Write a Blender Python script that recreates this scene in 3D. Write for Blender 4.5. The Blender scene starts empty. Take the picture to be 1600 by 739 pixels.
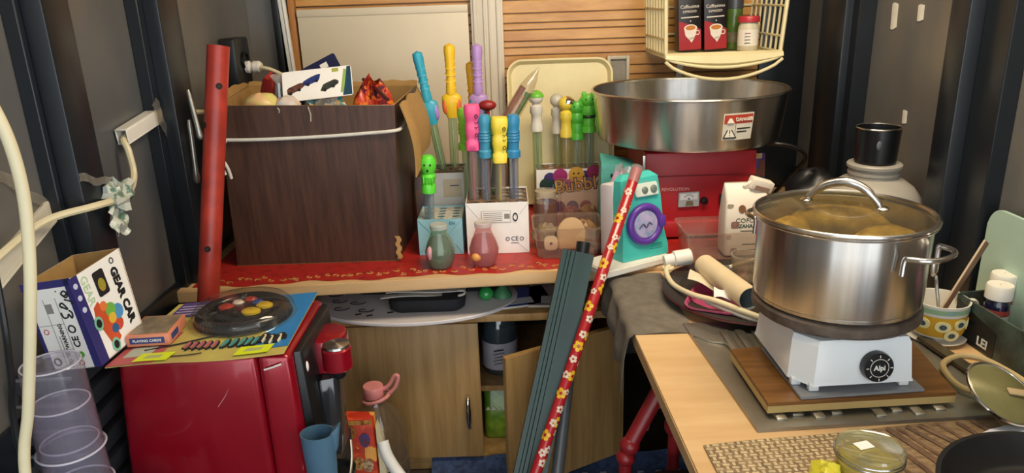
import bpy, bmesh, math, random
from mathutils import Matrix, Vector
random.seed(7)
S = bpy.context.scene
COL = S.collection
PI = math.pi

# ------------------------------------------------------------ camera
TH, RO = math.radians(18.0), math.radians(1.9)
fw = Vector((0, math.cos(TH), -math.sin(TH))); up = Vector((0, math.sin(TH), math.cos(TH))); rt = Vector((1, 0, 0))
R_ = rt*math.cos(RO) - up*math.sin(RO); U_ = rt*math.sin(RO) + up*math.cos(RO)
cd = bpy.data.cameras.new('camera'); cam = bpy.data.objects.new('camera', cd); COL.objects.link(cam)
cd.sensor_width = 36; cd.lens = 1150/1600*36; cd.clip_start = .02
m = Matrix((R_, U_, -fw)).transposed().to_4x4(); m.translation = Vector((0, 0, 1.30)); cam.matrix_world = m
S.camera = cam

# ------------------------------------------------------------ light: daylight through the open front, one ceiling lamp
w = bpy.data.worlds.new('daylight'); S.world = w; w.use_nodes = True
bgn = w.node_tree.nodes['Background']; bgn.inputs[0].default_value = (.90, .96, 1.0, 1); bgn.inputs[1].default_value = 2.6
la = bpy.data.lights.new('ceiling_lamp_light', 'AREA'); la.shape = 'RECTANGLE'; la.size = .9; la.size_y = .34
la.energy = 21; la.color = (1.0, .83, .60)
lo = bpy.data.objects.new('ceiling_lamp_light', la); COL.objects.link(lo); lo.location = (.45, 1.22, 1.93); lo.rotation_euler = (math.radians(24), 0, 0)
S.view_settings.view_transform = 'Standard'; S.view_settings.look = 'None'; S.view_settings.gamma = 1
S.view_settings.use_curve_mapping = False; S.view_settings.exposure = .16
S.cycles.transparent_max_bounces = 24

# ------------------------------------------------------------ materials
def C(h):
    def f(c):
        c /= 255
        return c/12.92 if c <= .04045 else ((c+.055)/1.055)**2.4
    return tuple(f(int(h[i:i+2], 16)) for i in (0, 2, 4)) + (1,)
MATS = {}
def mat(name, col, rough=.5, metal=0, var=.12, scale=25, bump=0, stretch=(1, 1, 1), col2=None, coat=0, trans=0, detail=4, sss=0, ramp=(.35, .68), aniso=0, rand=0):
    if name in MATS: return MATS[name]
    m = bpy.data.materials.new(name); m.use_nodes = True; MATS[name] = m
    nt = m.node_tree; n = nt.nodes; b = n['Principled BSDF']
    c1 = C(col) if isinstance(col, str) else col
    c2 = C(col2) if col2 else tuple(x*(1-var) for x in c1[:3]) + (1,)
    tc = n.new('ShaderNodeTexCoord'); mp = n.new('ShaderNodeMapping'); mp.inputs['Scale'].default_value = stretch
    nz = n.new('ShaderNodeTexNoise'); nz.inputs['Scale'].default_value = scale; nz.inputs['Detail'].default_value = detail; nz.inputs['Roughness'].default_value = .6
    rp = n.new('ShaderNodeValToRGB'); rp.color_ramp.elements[0].color = c2; rp.color_ramp.elements[1].color = c1
    rp.color_ramp.elements[0].position, rp.color_ramp.elements[1].position = ramp
    L = nt.links.new
    L(tc.outputs['Object'], mp.inputs['Vector']); L(mp.outputs[0], nz.inputs['Vector']); L(nz.outputs[0], rp.inputs[0])
    if rand:
        oi = n.new('ShaderNodeObjectInfo'); ad = n.new('ShaderNodeVectorMath'); ad.operation = 'ADD'
        L(mp.outputs[0], ad.inputs[0]); mu = n.new('ShaderNodeMath'); mu.operation = 'MULTIPLY'; mu.inputs[1].default_value = 37
        L(oi.outputs['Random'], mu.inputs[0]); L(mu.outputs[0], ad.inputs[1]); L(ad.outputs[0], nz.inputs['Vector'])
        hs = n.new('ShaderNodeHueSaturation'); mr = n.new('ShaderNodeMapRange'); mr.inputs[3].default_value = 1-rand; mr.inputs[4].default_value = 1+rand
        L(oi.outputs['Random'], mr.inputs[0]); L(mr.outputs[0], hs.inputs['Value']); L(rp.outputs[0], hs.inputs['Color']); L(hs.outputs[0], b.inputs['Base Color'])
    else: L(rp.outputs[0], b.inputs['Base Color'])
    b.inputs['Roughness'].default_value = rough; b.inputs['Metallic'].default_value = metal
    b.inputs['Coat Weight'].default_value = coat; b.inputs['Coat Roughness'].default_value = .08
    b.inputs['Transmission Weight'].default_value = trans
    b.inputs['Anisotropic'].default_value = aniso
    if sss: b.inputs['Subsurface Weight'].default_value = sss; b.inputs['Subsurface Radius'].default_value = (.01, .006, .004)
    if bump:
        bp = n.new('ShaderNodeBump'); bp.inputs['Strength'].default_value = bump; bp.inputs['Distance'].default_value = .004
        L(nz.outputs[0], bp.inputs['Height']); L(bp.outputs[0], b.inputs['Normal'])
    return m
def clear(name, tint='ffffff', haze=.06, rough=.06, gloss=.05, hcol='ffffff', edge=.5):
    """thin clear plastic or glass: see-through, a Fresnel reflection and a little milky haze"""
    if name in MATS: return MATS[name]
    m = bpy.data.materials.new(name); m.use_nodes = True; MATS[name] = m
    nt = m.node_tree; n = nt.nodes; n.remove(n['Principled BSDF']); out = n['Material Output']; L = nt.links.new
    tr = n.new('ShaderNodeBsdfTransparent'); tr.inputs[0].default_value = C(tint)
    df = n.new('ShaderNodeBsdfDiffuse'); df.inputs[0].default_value = C(hcol)
    gl = n.new('ShaderNodeBsdfGlossy'); gl.inputs['Roughness'].default_value = rough
    m1 = n.new('ShaderNodeMixShader'); m1.inputs[0].default_value = haze; L(tr.outputs[0], m1.inputs[1]); L(df.outputs[0], m1.inputs[2])
    fr = n.new('ShaderNodeLayerWeight'); fr.inputs[0].default_value = .5
    pw = n.new('ShaderNodeMath'); pw.operation = 'POWER'; pw.inputs[1].default_value = 3.5; L(fr.outputs['Facing'], pw.inputs[0])
    ad = n.new('ShaderNodeMath'); ad.operation = 'MULTIPLY_ADD'; ad.inputs[1].default_value = edge; ad.inputs[2].default_value = gloss; ad.use_clamp = True; L(pw.outputs[0], ad.inputs[0])
    m2 = n.new('ShaderNodeMixShader'); L(ad.outputs[0], m2.inputs[0]); L(m1.outputs[0], m2.inputs[1]); L(gl.outputs[0], m2.inputs[2]); L(m2.outputs[0], out.inputs[0])
    return m
def voro(name, cols, scale=30, rough=.4, stretch=(1, 1, 1), smooth=False):
    """printed pattern: cells in a handful of flat colours"""
    if name in MATS: return MATS[name]
    m = bpy.data.materials.new(name); m.use_nodes = True; MATS[name] = m
    nt = m.node_tree; n = nt.nodes; b = n['Principled BSDF']; L = nt.links.new
    tc = n.new('ShaderNodeTexCoord'); mp = n.new('ShaderNodeMapping'); mp.inputs['Scale'].default_value = stretch
    nz = n.new('ShaderNodeTexNoise'); nz.inputs['Scale'].default_value = scale*.6; nz.inputs['Detail'].default_value = 3
    mx = n.new('ShaderNodeMix'); mx.data_type = 'VECTOR'; mx.inputs[0].default_value = .06
    L(tc.outputs['Object'], mp.inputs[0]); L(mp.outputs[0], nz.inputs['Vector']); L(mp.outputs[0], mx.inputs[4]); L(nz.outputs['Color'], mx.inputs[5])
    v = n.new('ShaderNodeTexVoronoi'); v.inputs['Scale'].default_value = scale; L(mx.outputs[1], v.inputs['Vector'])
    sp = n.new('ShaderNodeSeparateColor'); L(v.outputs['Color'], sp.inputs[0])
    rp = n.new('ShaderNodeValToRGB'); rp.color_ramp.interpolation = 'LINEAR' if smooth else 'CONSTANT'
    e = rp.color_ramp.elements
    for i, c in enumerate(cols):
        if i >= 2: e.new(i/len(cols))
        e[i].position = i/len(cols); e[i].color = C(c)
    L(sp.outputs[0], rp.inputs[0]); L(rp.outputs[0], b.inputs['Base Color']); b.inputs['Roughness'].default_value = rough
    return m
def STEEL():
    if 'brushed_steel' in MATS: return MATS['brushed_steel']
    m = mat('brushed_steel', 'd6d4d0', .27, 1, .24, 9, 0, (5, 5, .03), aniso=.85, ramp=(.3, .7))  # upright tone streaks: brushing plus highlight streaks painted into the base colour
    n = m.node_tree.nodes; tg = n.new('ShaderNodeTangent'); tg.direction_type = 'RADIAL'; tg.axis = 'Z'
    b = n['Principled BSDF']; m.node_tree.links.new(tg.outputs[0], b.inputs['Tangent']); b.inputs['Anisotropic Rotation'].default_value = .25
    return m
WHITE = lambda: mat('white_plastic', 'ebe8de', .4, 0, .05)
BLACK = lambda: mat('black_plastic', '17181a', .35, 0, .2)
CARD = lambda: mat('cardboard', 'b08a52', .85, 0, .12, 60, .05)
PAPERW = lambda: mat('white_card', 'efece6', .55, 0, .04)
INK = lambda: mat('black_ink', '15151a', .6)
CREAM = lambda: mat('cream_cable', 'e3d6b0', .45, 0, .10, 12)
CHROME = lambda: mat('chrome', 'dedcd6', .12, 1, .05)
CLEAR = lambda: clear('clear_plastic')

# ------------------------------------------------------------ geometry helpers
def frame(o, x, n):
    x = Vector(x).normalized(); n = Vector(n); n = (n - x*n.dot(x)).normalized(); y = n.cross(x)
    M = Matrix((x, y, n)).transposed().to_4x4(); M.translation = Vector(o); return M
def T(*p): return Matrix.Translation(p)
def E_(rx=0, ry=0, rz=0, loc=(0, 0, 0)):
    from mathutils import Euler
    M = Euler((math.radians(rx), math.radians(ry), math.radians(rz))).to_matrix().to_4x4(); M.translation = Vector(loc); return M
def spline(pts, k=6):
    P = [Vector(p) for p in pts]; out = []
    for i in range(len(P)-1):
        a = P[max(i-1, 0)]; b = P[i]; c = P[i+1]; d = P[min(i+2, len(P)-1)]
        for j in range(k):
            t = j/k
            out.append(.5*((2*b) + (c-a)*t + (2*a-5*b+4*c-d)*t*t + (3*b-a-3*c+d)*t**3))
    out.append(P[-1]); return out
class G:
    def __init__(s, M=None): s.bm = bmesh.new(); s.M = M or Matrix()
    def v(s, p): return s.bm.verts.new(s.M @ Vector(p))
    def f(s, vs):
        try: return s.bm.faces.new(vs)
        except ValueError: return None
    def hexa(s, p, bev=0, seg=2):
        vs = [s.v(q) for q in p]
        fs = [s.f([vs[i] for i in ix]) for ix in ((3, 2, 1, 0), (4, 5, 6, 7), (0, 1, 5, 4), (1, 2, 6, 5), (2, 3, 7, 6), (3, 0, 4, 7))]
        if bev:
            es = list({e for f in fs for e in f.edges}); bmesh.ops.bevel(s.bm, geom=es, offset=bev, segments=seg, profile=.5, affect='EDGES', clamp_overlap=True)
        return s
    def box(s, x0, x1, y0, y1, z0, z1, bev=0, seg=2):
        return s.hexa([(x0, y0, z0), (x1, y0, z0), (x1, y1, z0), (x0, y1, z0), (x0, y0, z1), (x1, y0, z1), (x1, y1, z1), (x0, y1, z1)], bev, seg)
    def loft(s, rings, cap=True, closed=True):
        R = [[s.v(p) for p in r] for r in rings]
        for a, b in zip(R, R[1:]):
            k = len(a)
            for i in range(k if closed else k-1): s.f([a[i], a[(i+1) % k], b[(i+1) % k], b[i]])
        if cap and closed: s.f(list(reversed(R[0]))); s.f(R[-1])
        return s
    def tube(s, pts, r, n=10, cap=True, k=0):
        P = spline(pts, k) if k else [Vector(p) for p in pts]
        rr = r if isinstance(r, (list, tuple)) else [r]*len(P)
        if len(rr) != len(P): rr = [rr[min(int(i/max(len(P)-1, 1)*(len(rr)-1)+.5), len(rr)-1)] for i in range(len(P))]
        rings = []; t0 = (P[1]-P[0]).normalized(); a = t0.orthogonal().normalized()
        for i, p in enumerate(P):
            t = (P[min(i+1, len(P)-1)]-P[max(i-1, 0)]).normalized()
            a = (a-t*a.dot(t)).normalized(); b = t.cross(a)
            rings.append([p+(a*math.cos(2*PI*j/n)+b*math.sin(2*PI*j/n))*rr[i] for j in range(n)])
        return s.loft(rings, cap)
    def lathe(s, prof, n=32, at=(0, 0, 0), cap=False, sx=1, sy=1):
        x, y, z = at
        return s.loft([[(x+max(r, 1e-4)*sx*math.cos(2*PI*j/n), y+max(r, 1e-4)*sy*math.sin(2*PI*j/n), z+h) for j in range(n)] for r, h in prof], cap)
    def ball(s, c, r, n=16, k=9):
        r = r if isinstance(r, (tuple, list)) else (r, r, r)
        return s.loft([[(c[0]+r[0]*max(math.sin(PI*i/k), 1e-3)*math.cos(2*PI*j/n), c[1]+r[1]*max(math.sin(PI*i/k), 1e-3)*math.sin(2*PI*j/n), c[2]-r[2]*math.cos(PI*i/k)) for j in range(n)] for i in range(k+1)], True)
    def prism(s, poly, z0, z1, bev=0):
        k = len(poly); a = [s.v((x, y, z0)) for x, y in poly]; b = [s.v((x, y, z1)) for x, y in poly]
        fs = [s.f(list(reversed(a))), s.f(b)] + [s.f([a[i], a[(i+1) % k], b[(i+1) % k], b[i]]) for i in range(k)]
        if bev: bmesh.ops.bevel(s.bm, geom=list({e for f in fs if f for e in f.edges}), offset=bev, segments=2, affect='EDGES', clamp_overlap=True)
        return s
    def torus(s, R, r, n=36, k=10, at=(0, 0, 0), sx=1, sy=1):
        rings = [[(at[0]+(R+r*math.cos(2*PI*j/k))*math.cos(2*PI*i/n)*sx, at[1]+(R+r*math.cos(2*PI*j/k))*math.sin(2*PI*i/n)*sy, at[2]+r*math.sin(2*PI*j/k)) for j in range(k)] for i in range(n)]
        return s.loft(rings+[rings[0]], False)
    def sheet(s, fn, nu, nv, th=.001):
        A = [[Vector(fn(i/nu, j/nv)) for j in range(nv+1)] for i in range(nu+1)]
        def nrm(i, j):
            du = A[min(i+1, nu)][j]-A[max(i-1, 0)][j]; dv = A[i][min(j+1, nv)]-A[i][max(j-1, 0)]; c = du.cross(dv)
            return c.normalized() if c.length > 1e-12 else Vector((0, 0, 1))
        a = [[s.v(A[i][j]) for j in range(nv+1)] for i in range(nu+1)]; b = [[s.v(A[i][j]-nrm(i, j)*th) for j in range(nv+1)] for i in range(nu+1)]
        for i in range(nu):
            for j in range(nv):
                s.f([a[i][j], a[i+1][j], a[i+1][j+1], a[i][j+1]]); s.f([b[i][j+1], b[i+1][j+1], b[i+1][j], b[i][j]])
        for i in range(nu):
            s.f([a[i+1][0], a[i][0], b[i][0], b[i+1][0]]); s.f([a[i][nv], a[i+1][nv], b[i+1][nv], b[i][nv]])
        for j in range(nv):
            s.f([a[0][j], a[0][j+1], b[0][j+1], b[0][j]]); s.f([a[nu][j+1], a[nu][j], b[nu][j], b[nu][j+1]])
        return s
def rrect(w, h, r, k=5, cx=0, cy=0):
    o = []
    for sx, sy, a0 in ((1, 1, 0), (-1, 1, 90), (-1, -1, 180), (1, -1, 270)):
        for i in range(k+1):
            a = math.radians(a0+90*i/k); o.append((cx+sx*(w/2-r)+r*math.cos(a), cy+sy*(h/2-r)+r*math.sin(a)))
    return o
def circ(r, n=24, cx=0, cy=0, sy=1): return [(cx+r*math.cos(2*PI*i/n), cy+r*sy*math.sin(2*PI*i/n)) for i in range(n)]
def obj(name, g, mt, parent=None, sharp=38, flat=False, label=None):
    bm = g.bm; bmesh.ops.recalc_face_normals(bm, faces=bm.faces[:])
    if not flat:
        for f in bm.faces: f.smooth = True
        la = math.radians(sharp)
        for e in bm.edges:
            if len(e.link_faces) == 2 and e.calc_face_angle(0) > la: e.smooth = False
    me = bpy.data.meshes.new(name); bm.to_mesh(me); bm.free()
    me.materials.append(mt)
    o = bpy.data.objects.new(name, me); COL.objects.link(o)
    if parent: o.parent = parent
    if label: o['label'] = label
    return o
def tag(o, label, cat, group=None, kind=None):
    o['label'] = label; o['category'] = cat
    if group: o['group'] = group
    if kind: o['kind'] = kind
    return o
def thing(name, label, cat, loc=(0, 0, 0), rot=(0, 0, 0), group=None):
    o = bpy.data.objects.new(name, None); COL.objects.link(o); o.location = loc; o.empty_display_size = .02
    o.rotation_euler = tuple(math.radians(a) for a in rot)
    return tag(o, label, cat, group)
def struct(name, g, mt, label=None):
    o = obj(name, g, mt); o['kind'] = 'structure'
    if label: o['label'] = label
    return o
def W(t):
    """world coordinates -> the thing's own (for a thing without rotation)"""
    return T(*(-Vector(t.location)))
def copy_tree(o, parent=None):
    c = o.copy(); COL.objects.link(c); c.parent = parent
    for ch in list(o.children): copy_tree(ch, c)
    return c
def text(name, s, size, mt, parent, M, ext=.0003, align='CENTER', bold=0):
    cu = bpy.data.curves.new('lettering', 'FONT'); cu.body = s; cu.size = size; cu.extrude = ext; cu.align_x = align; cu.align_y = 'CENTER'; cu.resolution_u = 2; cu.offset = bold
    t = bpy.data.objects.new('lettering', cu); COL.objects.link(t); bpy.context.view_layer.update()
    me = bpy.data.meshes.new_from_object(t.evaluated_get(bpy.context.evaluated_depsgraph_get()))
    bpy.data.objects.remove(t); bpy.data.curves.remove(cu)
    me.name = name; me.materials.clear(); me.materials.append(mt); me.transform(M)
    o = bpy.data.objects.new(name, me); COL.objects.link(o); o.parent = parent; return o
def decal(name, poly, mt, parent, M, th=.0005): return obj(name, G(M).prism(poly, 0, th), mt, parent, flat=True)
def R4(w, h, cx=0, cy=0): return [(cx-w/2, cy-h/2), (cx+w/2, cy-h/2), (cx+w/2, cy+h/2), (cx-w/2, cy+h/2)]

# ------------------------------------------------------------ the room
XL, XR, YB, ZF, ZC = -.80, .95, 2.40, .06, 2.08
sheetm = mat('grey_metal_sheet', '877f73', .34, .3, .35, 2.2, .02, (1, 1, .7), col2='646668')
navy = mat('dark_blue_painted_steel', '1d2228', .30, .1, .25, 8)
struct('floor', G().box(XL-.05, XR+.05, -1.6, YB+.1, ZF-.05, ZF), mat('dark_floor', '3a332c', .7, 0, .4, 14))
struct('ceiling', G().box(XL-.05, XR+.05, -.9, YB+.1, ZC, ZC+.03), mat('pale_ceiling', 'b9b2a4', .7))
struct('wall_left', G().box(XL-.03, XL, -.9, YB+.1, ZF, ZC), sheetm)
struct('wall_right', G().box(XR, XR+.03, .15, YB+.1, ZF, ZC), sheetm)
wb = struct('wall_back', G().box(XL, XR, YB, YB+.05, ZF, ZC), sheetm)
struct('trim_10', G().box(.803, XR, YB-.012, YB, ZF, ZC, .002), navy)
plm = mat('varnished_pine', 'd2a05a', .36, 0, .3, 3.5, .01, (1.6, 4, 6), col2='b67f3e', coat=.2, rand=.08)
z = .70; i = 0; hs = [.021, .029, .040, .024, .019, .034]
while z < ZC-.03:
    h = hs[i % 6]; i += 1
    p = obj('plank', G().box(-.655, .80, YB-.014, YB, z+.0012, min(z+h-.0012, ZC), .0022, 1), plm, wb); z += h
# posts of the shed
def post(n, sx, y0, y1, face, wall, extra=()):
    g = G().box(min(face, wall), max(face, wall), y0, y1, ZF, ZC, .003, 2)
    t = struct('trim_%d' % n, g, navy)
    for (a, b, d) in extra: obj('flange', G().box(min(d, wall), max(d, wall), a, b, ZF, ZC, .002, 1), navy, t)
post(1, -1, 1.242, 1.321, -.74, XL, ((1.228, 1.242, -.775),))
post(2, -1, 1.655, 1.759, -.74, XL, ((1.63, 1.655, -.772),))
post(3, 1, 1.99, 2.14, .885, XR, ((1.955, 1.99, .905), (2.14, 2.16, .93)))
post(4, 1, 1.455, 1.52, .885, XR, ((1.37, 1.455, .915),))
struct('trim_5', G().box(XL, XL+.012, -.8, 2.38, .60, .685, .003), navy)       # low wall rails
struct('trim_6', G().box(XR-.015, XR, .15, 2.38, .68, .74, .003), navy)
g = G().box(-.104, -.005, 2.345, 2.386, .67, ZC, .004)                       # white ribbed cover strip on the planks
t7 = struct('trim_7', g, mat('white_pvc', 'ddd3c0', .35, 0, .08, 8))
for x0, x1 in ((-.096, -.085), (-.066, -.058), (-.05, -.044), (-.026, -.012)): obj('rib', G().box(x0, x1, 2.339, 2.346, .67, ZC, .002), MATS['white_pvc'], t7)
struct('trim_8', G().box(-.712, -.690, 2.36, 2.40, .67, ZC, .002), BLACK())
struct('trim_9', G().box(-.662, -.642, 2.36, 2.386, .67, ZC, .002), mat('orange_pine_strip', 'b5793a', .5, 0, .2, 6, 0, (6, 6, .6)))
lampt = thing('ceiling_lamp', 'slim white ceiling batten lamp above the counter', 'lamp', (.45, 1.22, 1.985))
obj('housing', G().box(-.46, .46, -.18, .18, 0, ZC-1.985, .006), WHITE(), lampt)

# ------------------------------------------------------------ back worktop, side counter, base cabinet
pine = mat('light_pine_board', 'd9b786', .45, 0, .18, 3, .01, (1.2, 7, 7), col2='cba473')
g = G().prism([(-.795, 1.605), (.29, 1.668), (.945, 1.668), (.945, 2.38), (-.795, 2.38)], .64, .67, .0025)
wt = thing('back_worktop', 'long pine worktop against the planked back wall, carrying the cartons', 'worktop', (0, 2.0, .64))
g.bm.transform(W(wt)); obj('board', g, pine, wt)
for x in (-.77, .62): obj('support_panel', G(W(wt)).box(x, x+.018, 1.72, 2.36, ZF, .64), pine, wt)
obj('support_panel', G(W(wt)).box(-.5, -.482, 2.24, 2.36, ZF, .64), pine, wt)
oil = mat('red_printed_oilcloth', 'a9241f', .42, 0, .3, 40, .0, col2='7d1a16', ramp=(.3, .5))
ol = thing('oilcloth', 'red patterned oilcloth spread over the back worktop under the boxes', 'tablecloth', (0, 1.9, .6705))
def oc(u, v):
    x = -.76+u*1.37; y0 = 1.622+.058*max(0, (x+.8)/1.09) if x < .29 else 1.685
    y0 += .006*math.sin(x*23)+.005*math.sin(x*61)
    return (x, y0+(2.33-y0)*v-1.9, .0012+.0006*math.sin(x*50)*(1-v)**6)
obj('cloth', G().sheet(oc, 90, 6, .001), oil, ol)
gold = mat('gold_brown_print', 'c08a4a', .45); 
gg = G()
for k in range(46):                                                      # printed scrolls along the front hem
    x = -.74+k*.0205+random.uniform(-.006, .006); y = 1.637+.058*(x+.8)/1.09+random.uniform(0, .03); a = random.uniform(0, 6)
    gg.tube([(x+.009*math.cos(a+t*.9)*(1-t*.09), y-1.9+.006*math.sin(a+t*.9), .0018) for t in range(6)], .0016, 5)
hm = obj('printed_scrolls', gg, gold, ol); hm['kind'] = 'stuff'

sc = thing('side_counter', 'pine counter along the right wall carrying sink and pot', 'counter', (.6, .8, ZF))
obj('worktop', G(W(sc)).prism([(.236, 1.325), (.262, .30), (.945, .30), (.945, 1.664), (.236, 1.664)], .63, .66, .004), pine, sc)
obj('side_panel', G(W(sc)).box(.62, .638, .34, 1.62, ZF, .63), mat('dark_veneer', '4a3524', .6, 0, .25, 5, 0, (6, 6, .7)), sc)
for x, y in ((.90, .36), (.90, 1.58)): obj('leg', G(W(sc)).box(x-.025, x+.025, y-.025, y+.025, ZF, .63), pine, sc)

oak = mat('oak_veneer', 'b08c5a', .5, 0, .28, 5, .02, (9, 9, .55), col2='93703f')
cb = thing('base_cabinet', 'oak veneer base cabinet with one closed and one open door', 'cabinet', (-.15, 1.97, ZF))
gW = W(cb)
obj('top_board', G(gW).box(-.60, .29, 1.695, 2.20, .525, .545, .002), oak, cb)
obj('side_panel', G(gW).box(-.598, -.580, 1.75, 2.20, ZF, .525), oak, cb); obj('side_panel', G(gW).box(.268, .286, 1.75, 2.20, ZF, .525), oak, cb)
obj('back_panel', G(gW).box(-.58, .268, 2.19, 2.2, ZF, .525), mat('dark_back', '2a211a', .8), cb)
obj('bottom_board', G(gW).box(-.58, .268, 1.752, 2.19, .082, .10), oak, cb); obj('plinth', G(gW).box(-.58, .268, 1.752, 1.764, ZF, .0815), oak, cb)
obj('inner_shelf', G(gW).box(-.58, .268, 1.80, 2.19, .27, .285), oak, cb)
d1 = obj('door', G(gW).box(-.578, -.096, 1.732, 1.750, .108, .505, .0015), oak, cb)
hnd = [(-.131, 1.730, .20), (-.131, 1.716, .212), (-.131, 1.712, .245), (-.131, 1.716, .285), (-.131, 1.730, .298)]
obj('handle', G(gW).tube(hnd, [.004, .006, .0075, .006, .004], 10, k=5), CHROME(), d1)
hx, hy = .268, 1.742; fx, fy = -.033, 1.580
dv = Vector((fx-hx, fy-hy, 0)).normalized(); nv = Vector((-dv.y, dv.x, 0))*.018
pp = [Vector((hx, hy, 0)), Vector((fx, fy, 0)), Vector((fx, fy, 0))+nv, Vector((hx, hy, 0))+nv]
obj('door', G(gW).prism([(p.x, p.y) for p in pp], .108, .488, .0015), oak, cb)
# ------------------------------------------------------------ against the back wall
t = thing('white_board', 'large plain white board standing against the planks behind the brown carton', 'board', (-.372, 2.36, .6715))
obj('panel', G(W(t)).box(-.634, -.112, 2.352, 2.364, .6715, 1.284, .0015), mat('white_laminate', 'ddd0b6', .4, 0, .06, 5), t)
obj('top_edge_strip', G(W(t)).box(-.634, -.112, 2.349, 2.3525, 1.262, 1.284, .001), MATS['white_laminate'], t)
t = thing('cable_trunking', 'narrow white cable trunking running down the corner left of the board', 'trunking', (-.675, 2.35, 1.05))
obj('channel', G(W(t)).hexa([(-.676, 2.345, 1.06), (-.656, 2.345, 1.06), (-.656, 2.36, 1.06), (-.676, 2.36, 1.06), (-.690, 2.345, 1.40), (-.668, 2.345, 1.40), (-.668, 2.36, 1.40), (-.690, 2.36, 1.40)], .002), WHITE(), t)
obj('lid_seam', G(W(t)).tube([(-.664, 2.344, 1.065), (-.677, 2.344, 1.395)], .0012, 5), mat('seam_grey', '8d8a82', .6), t)
# tray
tr = thing('serving_tray', 'cream plastic serving tray leaning upright on the planked wall', 'tray', (.163, 2.245, .672), (-78, 0, 0))
cream = mat('cream_plastic', 'e2d3a0', .38, 0, .05)
def rr3(w, h, r, z, cy=.228): return [(x, y, z) for x, y in rrect(w, h, r, 6, 0, cy)]
obj('pan', G().loft([rr3(.296, .415, .035, .0), rr3(.300, .419, .037, .001), rr3(.318, .437, .045, .017), rr3(.326, .445, .048, .018), rr3(.326, .445, .048, .0215), rr3(.315, .434, .043, .0205), rr3(.297, .416, .035, .004), rr3(.285, .404, .03, .003)]), cream, tr, 50)
tr.rotation_euler = (math.radians(79), 0, math.radians(180)); tr.rotation_euler = (math.radians(79), 0, 0)
t = thing('small_picture', 'small pale picture frame with grey paper behind the tray', 'picture frame', (.352, 2.375, .99))
for a in ((.318, .328, .99, 1.115), (.378, .388, .99, 1.115), (.328, .378, .99, 1.0), (.328, .378, 1.105, 1.115)): obj('frame_bar', G(W(t)).box(a[0], a[1], 2.366, 2.382, a[2], a[3], .001), mat('pale_frame', 'c4bca6', .5), t)
obj('picture', G(W(t)).box(.328, .378, 2.376, 2.380, 1.0, 1.105), mat('grey_paper', '9a9488', .7, 0, .3, 30), t)

# ------------------------------------------------------------ brown carton
bx = thing('brown_carton', 'big open carton with dark wood print, tied with white cord', 'carton', (-.49, 1.93, .6725))
bW = W(bx)
wprint = mat('dark_wood_print', '563a2c', .42, 0, .4, 6, .02, (14, 14, .8), col2='3f2920')
z0, z1 = .6725, 1.073
FL, FR, BR, BL = (-.700, 1.765), (-.288, 1.765), (-.272, 2.10), (-.728, 2.10)
fl, fr, br, bl = (-.682, 1.742, 1.080), (-.266, 1.742, 1.068), (-.255, 2.12, 1.072), (-.732, 2.12, 1.085)
b0 = [(p[0], p[1], z0) for p in (FL, FR, BR, BL)]; t0 = [fl, fr, br, bl]; cen = Vector((-.49, 1.93, 0))
def wall(a, b, c, d, th, nm, mt):
    n = (Vector(b)-Vector(a)).cross(Vector(d)-Vector(a)).normalized(); inn = -n*th
    g = G(bW).hexa([Vector(a), Vector(b), Vector(b)+inn, Vector(a)+inn, Vector(d), Vector(c), Vector(c)+inn, Vector(d)+inn], .0012, 1); return obj(nm, g, mt, bx)
for k in range(4):
    a, b, c, d = b0[k], b0[(k+1) % 4], t0[(k+1) % 4], t0[k]
    sv = 0.0006
    n = (Vector(b)-Vector(a)).cross(Vector(d)-Vector(a)).normalized()*.0015
    wall(a, b, c, d, .0015, 'printed_face', wprint)
    wall(Vector(a)-n, Vector(b)-n, Vector(c)-n, Vector(d)-n, .003, 'cardboard_liner', CARD())
obj('bottom_panel', G(bW).prism([FL, FR, BR, BL], z0, z0+.003), CARD(), bx)
# torn rim and the flap that hangs outside on the right
def flap(u, v):
    a = Vector(fr).lerp(Vector(br), u*.75+.02); o = Vector((.010+.026*v+.012*math.sin(v*3), -.01*v, -.135*v-.04*v*(1-u)))
    return a+o+Vector((.004*math.sin(u*9), 0, .004*math.sin(u*14)))
obj('open_flap', G(bW).sheet(flap, 10, 8, .003), CARD(), bx)
def rim(u, v):
    a = Vector(bl).lerp(Vector(br), u); return a+Vector((0, .01*v, .010*v*(1+.3*math.sin(u*9)+.15*math.sin(u*53))))
obj('torn_rim', G(bW).sheet(rim, 40, 2, .003), CARD(), bx)
def riml(u, v):
    a = Vector(fl).lerp(Vector(bl), u); return a+Vector((-.016*v*(1-u), .0, .008*v*(1+.2*math.sin(u*23))+.012*v*math.sin(u*3.1)))
obj('torn_rim', G(bW).sheet(riml, 20, 2, .003), CARD(), bx)
gg = G(bW)
for x, y, zt, zb in ((-.692, 1.7440, 1.075, 1.00), (-.284, 1.7520, 1.063, .99), (-.292, 1.761, .74, .68)):   # frayed corners
    gg.sheet(lambda u, v: (x+u*.012+.003*math.sin(v*17), y-.003, zb+(zt-zb)*v), 2, 10, .001)
fc = obj('frayed_corner_paper', gg, CARD(), bx); fc['kind'] = 'stuff'
for (x, y0_, l) in ((-.468, 1.7405, .035), (-.54, 1.7408, .012)):
    obj('paper_tear', G(bW).tube([(x, y0_-.001, 1.071), (x+.004, y0_-.0005, 1.071-l*.5), (x+.002, y0_+.001, 1.071-l)], .0016, 5), mat('torn_paper', 'b9ab98', .8), bx)
wc = mat('white_cord', 'd9d6cb', .7, 0, .1, 200, .2)
def on_front(x, z, d=.004):
    f = (z-z0)/(z1-z0); return (x, 1.765-.023*f-d, z)
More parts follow.
